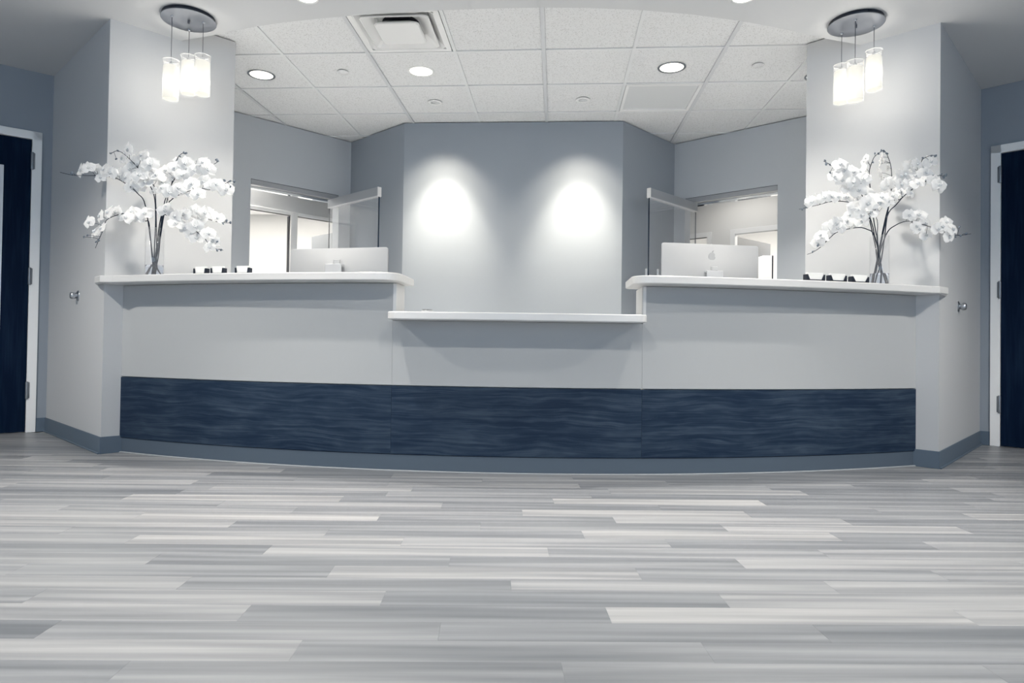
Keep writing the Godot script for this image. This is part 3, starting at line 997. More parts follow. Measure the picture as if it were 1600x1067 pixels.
func reception_desk() -> void:
	var t := thing("reception_desk", "long curved reception desk with pale upper panels over dark wood boards", "reception desk")
	var st := st_new()
	prism(st, clip(arc_band(RAD - 0.15, RAD - 0.022, A0 - 0.6, S0, 20)), 0.0, 1.045)
	obj("inner_wall", st, M.laminate, t)
	st = st_new()
	prism(st, arc_band(RAD - 0.15, RAD - 0.022, S0, S1, 16), 0.0, 0.836)
	obj("inner_wall", st, M.laminate, t)
	st = st_new()
	var cut := PackedVector2Array([Vector2(0.500, -6.0), Vector2(0.500, -2.0), Vector2(5.0, -2.0), Vector2(5.0, -6.0)])
	prism(st, clip(Geometry2D.intersect_polygons(arc_band(RAD - 0.15, RAD - 0.022, S1, A1 + 0.6, 20), cut)[0]), 0.0, 1.045)
	obj("inner_wall", st, M.laminate, t)
	var g := 0.004
	var spans := [[A0, S0 - g, 1.046], [S0 + g, S1 - g, 0.837], [S1 + g, A1, 1.046]]
	for i in 3:
		var s: Array = spans[i]
		st = st_new()
		arc_panel(st, RAD, 0.021, s[0], s[1], 0.4765, s[2], 22)
		obj("upper_panel", st, M.laminate, t)
		st = st_new()
		arc_panel(st, RAD + 0.002, 0.023, s[0], s[1], 0.094, 0.4715, 22, Vector2(1.0 / 2.4, 1.0 / 1.2), Vector2(0.5 - deg_to_rad(0.5 * (s[0] + s[1])) * RAD / 2.4, 0.45 + i * 0.31))
		obj("wood_panel", st, M.wood, t)
	st = st_new()
	arc_panel(st, RAD - 0.004, 0.016, A0, A1, 0.0, 0.092, 44)
	obj("toe_base", st, M.toe, t)
	st = st_new()
	arc_panel(st, RAD + 0.007, 0.010, A0, A1, 0.0, 0.006, 44)
	obj("toe_highlight", st, M.toe_highlight, t)
	for i in 2:     # the ends of the high walls beside the ledge
		st = st_new()
		var fl := arc_at(RAD - 0.0005, S0)
		var fr := arc_at(RAD - 0.0005, S1)
		var p := PackedVector2Array([fl, fl + Vector2(0.018, 0), fl + Vector2(0.018, -0.20), fl + Vector2(0, -0.20)]) if i == 0 else PackedVector2Array([fr, fr + Vector2(0.018, 0), fr + Vector2(0.018, -0.31), fr + Vector2(0, -0.31)])
		prism(st, p, 0.8785, 1.0455, 0.001)
		obj("end_panel", st, M.solid, t)
	# worktops
	var c := thing("countertop", "high white countertop on the left, under the three card holders beside the left vase", "countertop")
	st = st_new()
	var front := PackedVector2Array()
	front.append(P1L + Vector2(-0.035, 0.04))
	front.append(Vector2(-2.730, -3.757))
	for i in 25:
		front.append(arc_at(RAD + 0.17, lerpf(-17.3, -2.95, i / 24.0)))
	corner(front, arc_at(RAD + 0.17, -2.95), Vector2(-0.846, -3.452), Vector2(-0.846, -3.56))
	front.append(Vector2(-0.846, -3.86))
	for i in 25:
		front.append(arc_at(RAD - 0.24, lerpf(-2.2, -19.6, i / 24.0)))
	front.append(Vector2(-2.95, -4.05))
	prism(st, clip(front), 1.048, DESK, 0.004)
	obj("worktop", st, M.solid, c)
	c = thing("countertop", "high white countertop on the right, under the right vase", "countertop")
	st = st_new()
	front = PackedVector2Array()
	front.append(Vector2(0.403, -3.90))
	front.append(Vector2(0.403, -3.70))
	corner(front, Vector2(0.403, -3.64), Vector2(0.403, -3.522), arc_at(RAD + 0.17, 9.25))
	for i in 25:
		front.append(arc_at(RAD + 0.17, lerpf(9.3, 23.75, i / 24.0)))
	front.append(Vector2(2.250, -4.045))
	front.append(P1R + Vector2(0.035, 0.03))
	front.append(Vector2(2.45, -4.35))
	for i in 25:
		front.append(arc_at(RAD - 0.24, lerpf(26.2, 9.0, i / 24.0)))
	prism(st, clip(front), 1.048, DESK, 0.004)
	obj("worktop", st, M.solid, c)
	c = thing("ledge", "low white transaction ledge between the two high countertops", "countertop")
	st = st_new()
	front = PackedVector2Array()
	front.append(arc_at(RAD + 0.002, -2.50))
	corner(front, arc_at(RAD + 0.16, -2.46), arc_at(RAD + 0.225, -2.46), arc_at(RAD + 0.225, -1.95))
	for i in 17:
		front.append(arc_at(RAD + 0.225, lerpf(-1.9, 8.35, i / 16.0)))
	corner(front, arc_at(RAD + 0.225, 8.40), arc_at(RAD + 0.225, 8.90), arc_at(RAD + 0.16, 8.90))
	front.append(arc_at(RAD + 0.002, 8.96))
	front.append(arc_at(RAD + 0.002, S1 - 0.03))
	for i in 13:
		front.append(arc_at(RAD - 0.40, lerpf(S1 - 0.60, S0 + 0.45, i / 12.0)))
	front.append(arc_at(RAD + 0.002, S0 + 0.20))
	prism(st, front, 0.838, LEDGE, 0.004)
	obj("worktop", st, M.solid, c)
	# writing height desks behind
	for i in 2:
		var w := thing("work_desk", ["white work desk behind the left high counter, under the left computer", "white work desk behind the right high counter, under the right computer"][i], "desk")
		st = st_new()
		prism(st, arc_band(RAD - 0.95, RAD - 0.16, -15.0 if i == 0 else 10.5, -4.2 if i == 0 else 21.0, 14), 0.72, 0.75, 0.002)
		obj("worktop", st, M.solid, w)
		for deg in ([-14.6, -4.6] if i == 0 else [10.9, 20.6]):
			st = st_new()
			prism(st, arc_band(RAD - 0.90, RAD - 0.20, deg - 0.12, deg + 0.12, 1), 0.0, 0.72)
			obj("side_panel", st, M.laminate, w)

func corner(p: PackedVector2Array, a: Vector2, b: Vector2, c: Vector2) -> void:   # rounds the way a-b-c
	for i in 9:
		var t := i / 8.0
		p.append(a.lerp(b, t).lerp(b.lerp(c, t), t))

func clip(p: PackedVector2Array) -> PackedVector2Array:   # notched round the piers
	for q in [pier_left(), pier_right()]:
		var best := PackedVector2Array()
		for r in Geometry2D.clip_polygons(p, grown(q)):
			if absf(area(r)) > absf(area(best)):
				best = r
		p = best
	return p

func grown(q: PackedVector2Array) -> PackedVector2Array:
	var p := q.duplicate()
	if area(p) < 0.0:
		p.reverse()
	return inset(p, -0.001)

# ---------------------------------------------------------------- what stands on and behind the desk
func glass_screens() -> void:
	var near := [Vector2(-1.660, -6.022), Vector2(0.832, -6.090)]
	var far := [Vector2(-2.328, -6.570), Vector2(1.392, -6.760)]
	for i in 2:
		var t := thing("glass_door", ["open glass door with an aluminium top rail, left of the back wall", "open glass door with an aluminium top rail, right of the back wall"][i], "glass door")
		var a: Vector2 = near[i]
		var b: Vector2 = far[i]
		var u := (b - a).normalized()
		var n := Vector2(u.y, -u.x)
		var st := st_new()
		prism(st, PackedVector2Array([a + n * 0.020, b + n * 0.020, b - n * 0.020, a - n * 0.020]), 2.072, 2.150, 0.002)
		obj("top_rail", st, M.alu, t)
		st = st_new()
		prism(st, PackedVector2Array([a - u * 0.003 + n * 0.021, a + n * 0.021, a - n * 0.021, a - u * 0.003 - n * 0.021]), 2.066, 2.152, 0.001)
		obj("end_cap", st, M.alu_light, t)
		st = st_new()
		prism(st, PackedVector2Array([a + n * 0.022, b + n * 0.022, b - n * 0.022, a - n * 0.022]), 2.062, 2.0715, 0.001)
		obj("rail_lip", st, M.alu_light, t)
		st = st_new()
		prism(st, PackedVector2Array([a + n * 0.020, b + n * 0.020, b - n * 0.020, a - n * 0.020]), 0.012, 0.11, 0.002)
		obj("bottom_rail", st, M.alu, t)
		st = st_new()
		prism(st, PackedVector2Array([a + u * 0.007 + n * 0.005, b - u * 0.005 + n * 0.005, b - u * 0.005 - n * 0.005, a + u * 0.007 - n * 0.005]), 0.1105, 2.0615)
		obj("pane", st, M.glass, t)
		st = st_new()
		prism(st, PackedVector2Array([a + n * 0.0055, a + u * 0.006 + n * 0.0055, a + u * 0.006 - n * 0.0055, a - n * 0.0055]), 0.1105, 2.0615)
		obj("polished_edge", st, M.glass_edge, t)
		st = st_new()
		prism(st, PackedVector2Array([b - u * 0.004 + n * 0.005, b - u * 0.001 + n * 0.005, b - u * 0.001 - n * 0.005, b - u * 0.004 - n * 0.005]), 0.1105, 2.0615)
		obj("hinge_edge", st, M.cord, t)

const UPRIGHT := Basis(Vector3.RIGHT, Vector3(0, 0, 1), Vector3(0, -1, 0))   # lays a plan polygon up: (x, z) -> (x, -y), thickness towards the viewer

func computers() -> void:
	var at := [Vector3(-1.37, 0.75, -4.055), Vector3(0.995, 0.75, -4.375)]
	var top := [1.30, 1.38]
	var turn := [atan2(-0.11, 0.68), atan2(0.15, 0.64)]
	var neck := [0.105, 0.178]
	for i in 2:
		var t := thing("computer", ["white all-in-one computer seen from behind over the left counter", "white all-in-one computer seen from behind over the right counter"][i], "computer", at[i], turn[i])
		var hi: float = top[i] - 0.75
		var cy := hi - 0.235
		var p := PackedVector2Array()
		for k in 4:
			for j in 7:
				var ang := PI * 0.5 * (k + j / 6.0)
				var c := Vector2(0.318, -0.218)
				if k == 1 or k == 2: c.x = -c.x
				if k >= 2: c.y = -c.y
				p.append(c + Vector2(cos(ang), -sin(ang)) * 0.017)
		var fine := PackedVector2Array()
		for j in p.size():
			var e := p[j]
			var f := p[(j + 1) % p.size()]
			var m := maxi(1, int(e.distance_to(f) / 0.03))
			for k in m:
				fine.append(e.lerp(f, float(k) / m))
		p = fine
		for j in p.size():
			p[j].y -= cy
		var st := st_new(true)
		# thin edge, back swelling towards the middle
		var q := p.duplicate()
		if area(q) < 0.0:
			q.reverse()
		var mid := Vector2(0, -cy)
		var n := q.size()
		var rings := [1.0, 1.0, 0.992, 0.93, 0.82, 0.68, 0.52, 0.36, 0.18, 0.0]
		for k in rings.size() - 1:
			for j in n:
				var a := q[j]
				var b := q[(j + 1) % n]
				var A: Vector2 = mid + (a - mid) * rings[k + 1]
				var B: Vector2 = mid + (b - mid) * rings[k + 1]
				var C: Vector2 = mid + (b - mid) * rings[k]
				var D: Vector2 = mid + (a - mid) * rings[k]
				var z := func(v: Vector2) -> float:
					var e := (v - mid) / Vector2(0.336, 0.236)
					return 0.009 + 0.030 * (1.0 - e.x * e.x) * (1.0 - e.y * e.y)
				var za: float = z.call(A)
				var zb: float = z.call(B)
				var zc: float = z.call(C) if k > 0 else 0.0
				var zd: float = z.call(D) if k > 0 else 0.0
				tri(st, Vector3(A.x, -A.y, za), Vector3(D.x, -D.y, zd), Vector3(C.x, -C.y, zc))
				if rings[k + 1] > 0.0:
					tri(st, Vector3(A.x, -A.y, za), Vector3(C.x, -C.y, zc), Vector3(B.x, -B.y, zb))
		obj("housing", st, M.pc, t)
		st = st_new()
		prism(st, p, -0.003, 0.0, 0.0, Transform3D(UPRIGHT, Vector3.ZERO))
		obj("screen", st, M.screen, t)
		st = st_new()
		var yn: float = hi - neck[i]
		box(st, Vector3(0, yn * 0.5 + 0.004, 0.070), Vector3(0.112, yn - 0.008, 0.008), 0.002)
		box(st, Vector3(0, yn - 0.006, 0.053), Vector3(0.112, 0.010, 0.036), 0.002)
		obj("stand", st, M.alu_light, t)
		st = st_new()
		box(st, Vector3(0.01, yn + 0.016, 0.042), Vector3(0.045, 0.026, 0.016), 0.003)
		obj("stand_joint", st, M.pc, t)
		st = st_new()
		box(st, Vector3(0, 0.004, -0.01), Vector3(0.20, 0.008, 0.18), 0.002)
		obj("foot", st, M.alu_light, t)
		if i == 1:   # the pale fruit mark on the back
			var fruit := PackedVector2Array()
			for k in 48:
				var a := TAU * k / 48.0
				var r := 0.026 * (1.0 - 0.16 * exp(-pow((wrapf(a - PI * 0.5, -PI, PI)) / 0.28, 2.0)) - 0.07 * exp(-pow((wrapf(a + PI * 0.5, -PI, PI)) / 0.25, 2.0)))
				fruit.append(Vector2(cos(a) * r * 0.94, -sin(a) * r))
			var bite := PackedVector2Array()
			for k in 20:
				bite.append(Vector2(0.030, -0.004) + Vector2.from_angle(TAU * k / 20.0) * 0.0125)
			st = st_new()
			var put_at := Transform3D(UPRIGHT, Vector3(0, hi - 0.082, 0.0275))
			for part in Geometry2D.clip_polygons(fruit, bite):
				prism(st, part, 0.0, 0.0022, 0.0, put_at)
			var leaf := PackedVector2Array()
			for k in 12:
				var a := TAU * k / 12.0
				leaf.append(Vector2(0.006, -0.033) + Vector2(cos(a) * 0.0085, sin(a) * 0.0036).rotated(-0.9))
			prism(st, leaf, 0.0, 0.0022, 0.0, put_at)
			obj("emblem", st, M.emblem, t)
	var w := thing("document_tray", "white upright box with a dark right edge beside the right computer", "box", Vector3(1.388, 0.75, -4.60), 0.12)
	var s := st_new()
	box(s, Vector3(-0.006, 0.288, 0), Vector3(0.060, 0.572, 0.24), 0.004)
	obj("case", s, M.paper, w)
	s = st_new()
	box(s, Vector3(0.028, 0.288, 0.0), Vector3(0.007, 0.574, 0.242), 0.002)
	obj("side_panel", s, M.black, w)
	for k in 2:
		var pst := st_new(true)
		lathe(pst, [Vector2(0, 0), Vector2(0.0058, 0.0), Vector2(0.0058, 0.056), Vector2(0.004, 0.0585), Vector2(0, 0.0585)], 14)
		var o := obj("metal_post", pst, M.steel)
		o.position = Vector3([0.500, 0.566][k], DESK, [-3.742, -3.748][k])
		tag(o, ["short slim metal post on the right counter, nearest its rounded end", "short slim metal post on the right counter, nearer the computer"][k], "post")

func card_holders() -> void:
	var spots := [[-2.062, -3.690, 0.088, 0.004], [-1.945, -3.665, 0.088, 0.004], [-1.785, -3.640, 0.092, 0.004], [1.438, -3.800, 0.118, 0.013], [1.578, -3.845, 0.112, 0.012], [1.725, -3.905, 0.118, 0.017]]
	var names := [
		"black holder of white cards on the left counter, nearest the left vase", "black holder of white cards on the left counter, middle of the three", "black holder of white cards on the left counter, standing apart nearest the computer",
		"black tapered holder of white cards on the right counter, nearest the computer", "black tapered holder of white cards on the right counter, middle of the three", "black tapered holder of white cards on the right counter, touching the right vase"]
	for i in 6:
		var s: Array = spots[i]
		var a := atan2(s[0] - ARC.x, s[1] - ARC.y)
		var t := thing("card_holder", names[i], "card holder", Vector3(s[0], DESK, s[1]), a, "card holders on the counters")
		var w: float = s[2] * 0.5
		var h := 0.037
		var rim := 0.008
		var tp: float = s[3]
		var st := st_new()
		for k in [-1.0, 1.0]:
			prism(st, PackedVector2Array([Vector2(k * w, 0), Vector2(k * w, -h), Vector2(k * (w - rim), -h), Vector2(k * (w - rim - tp), -0.009), Vector2(k * (w - rim - tp), 0)]), 0.0, 0.004, 0.0, Transform3D(UPRIGHT, Vector3(0, 0, 0.012)))
			box(st, Vector3(k * (w - 0.003), h * 0.5, 0.0), Vector3(0.006, h, 0.024))
		box(st, Vector3(0, 0.0045, 0.014), Vector3(w * 2.0 - 0.002, 0.009, 0.004))
		box(st, Vector3(0, 0.003, 0.0), Vector3(w * 2.0, 0.006, 0.024))
		box(st, Vector3(0, h * 0.5, -0.014), Vector3(w * 2.0, h, 0.004))
		obj("holder", st, M.black, t)
		st = st_new()
		box(st, Vector3(0, 0.0268, 0.002), Vector3(w * 2.0 - 0.013, 0.0415, 0.016), 0.0005)
		obj("cards", st, M.paper, t)

# ---------------------------------------------------------------- pendant lamps
func pendants() -> void:
	var hubs := [Vector2(-2.283, -3.880), Vector2(1.790, -4.110)]
	var hang := [[Vector4(-2.348, -3.811, 2.404, 2.164), Vector4(-2.345, -3.993, 2.508, 2.267), Vector4(-2.200, -3.899, 2.467, 2.222)], [Vector4(1.749, -4.212, 2.475, 2.239), Vector4(1.754, -4.036, 2.426, 2.186), Vector4(1.901, -4.120, 2.524, 2.283)]]
	for i in 2:
		var h: Vector2 = hubs[i]
		var t := thing("pendant_cluster", ["three frosted glass pendants on a round brushed plate before the left pier", "three frosted glass pendants on a round brushed plate before the right pier"][i], "pendant light", Vector3(h.x, SOFFIT, h.y))
		var st := st_new(true)
		lathe(st, [Vector2(0.0, -0.0265), Vector2(0.1545, -0.0265), Vector2(0.157, -0.0255), Vector2(0.157, -0.0225), Vector2(0.1545, -0.0215), Vector2(0.0, -0.0215)], 64)
		obj("canopy", st, M.canopy, t)
		st = st_new(true)
		lathe(st, [Vector2(0.0, -0.0215), Vector2(0.150, -0.0215), Vector2(0.150, 0.0), Vector2(0.0, 0.0)], 48)
		obj("shadow_base", st, M.black, t)  # black painted in for the shadowed side above the plate
		st = st_new(true)
		lathe(st, [Vector2(0.0, -0.042), Vector2(0.006, -0.042), Vector2(0.0065, -0.040), Vector2(0.0065, -0.0265)], 14)
		obj("fixing_nut", st, M.cord, t)
		for k in 3:
			var g: Vector4 = hang[i][k]
			var o := Vector3(g.x - h.x, 0, g.y - h.y)
			var top := g.z - SOFFIT
			var bot := g.w - SOFFIT
			st = st_new(true)
			lathe(st, [Vector2(0.0, -0.036), Vector2(0.005, -0.035), Vector2(0.0085, -0.030), Vector2(0.0085, -0.0265)], 14, Transform3D(Basis(), o))
			obj("cord_grip", st, M.steel, t)
			st = st_new(true)
			tube(st, PackedVector3Array([o + Vector3(0, -0.036, 0), o + Vector3(0, top * 0.5, 0), o + Vector3(0, top - 0.030, 0)]), 0.0019, 6)
			obj("cord", st, M.cord, t)
			var r := 0.0475
			st = st_new(true)
			lathe(st, [Vector2(r, bot), Vector2(r, top), Vector2(r - 0.0035, top), Vector2(r - 0.0035, bot + 0.002)], 32, Transform3D(Basis(), o))
			var sh := obj("shade", st, M.shade_glass, t)
			st = st_new(true)
			lathe(st, [Vector2(r - 0.0036, top - 0.004), Vector2(r + 0.0002, top - 0.004), Vector2(r + 0.0002, top + 0.0005), Vector2(r - 0.0036, top + 0.0005), Vector2(r - 0.0036, top - 0.004)], 32, Transform3D(Basis(), o))
			obj("shade_rim", st, M.shade_rim, sh)
			var ri := r - 0.0042
			st = st_new(true)
			lathe(st, [Vector2(0.0, bot + 0.001), Vector2(ri - 0.008, bot + 0.001), Vector2(ri - 0.001, bot + 0.004), Vector2(ri, bot + 0.010), Vector2(ri, top - 0.046), Vector2(ri - 0.002, top - 0.040), Vector2(ri - 0.012, top - 0.034), Vector2(0.012, top - 0.032), Vector2(0.0, top - 0.032)], 32, Transform3D(Basis(), o))
			obj("lamp_diffuser", st, M.lit_shade, sh)
			st = st_new(true)
			lathe(st, [Vector2(0.0, top - 0.033), Vector2(0.011, top - 0.033), Vector2(0.011, top - 0.016), Vector2(0.004, top - 0.010), Vector2(0.0, top - 0.010)], 16, Transform3D(Basis(), o))
			obj("lamp_holder", st, M.alu_light, sh)
			var l := OmniLight3D.new()
			l.light_color = LAMP
			l.light_energy = PENDANT
			l.omni_range = 10.0
			l.omni_attenuation = 2.0
			l.light_size = 0.035
			l.shadow_enabled = true
			l.position = Vector3(g.x, lerpf(g.w, g.z, 0.42), g.y)
			put(l, "lamp_light")

const PENDANT := 0.059

# ---------------------------------------------------------------- orchids
func petal(st: SurfaceTool, ang: float, long: float, wide: float, start: float, cup: float, curl: float, ruffle: float) -> void:
	var d := Vector3(cos(ang), sin(ang), 0)
	var s := Vector3(-sin(ang), cos(ang), 0)
	var rows := 7
	var cols := 6
	var grid := []
	for i in rows + 1:
		var t := float(i) / rows
		var hw := wide * 0.5 * pow(sin(PI * clampf(0.10 + 0.86 * pow(t, 0.80), 0.0, 1.0)), 0.62)
		if i == rows: hw *= 0.55
		var line := PackedVector3Array()
		for j in cols + 1:
			var v := float(j) / cols * 2.0 - 1.0
			var z := cup * v * v * hw - curl * t * t * long + 0.0016 * sin(t * 6.0 + v * 3.0 + ruffle) * t
			line.append(d * (start + t * long * (1.0 - 0.10 * v * v * t)) + s * v * hw + Vector3(0, 0, z))
		grid.append(line)
	for i in rows:
		for j in cols:
			quad(st, grid[i + 1][j], grid[i + 1][j + 1], grid[i][j + 1], grid[i][j])

func blob(st: SurfaceTool, at: Vector3, r: Vector3, turn := Basis()) -> void:
	var prof := []
	for k in 6:
		var a := -PI * 0.5 + PI * k / 5.0
		prof.append(Vector2(cos(a) * r.x, sin(a) * r.y))
	prof[0].x = 0.0
	prof[5].x = 0.0
	lathe(st, prof, 8, Transform3D(turn, at), Vector2(1.0, r.z / r.x))

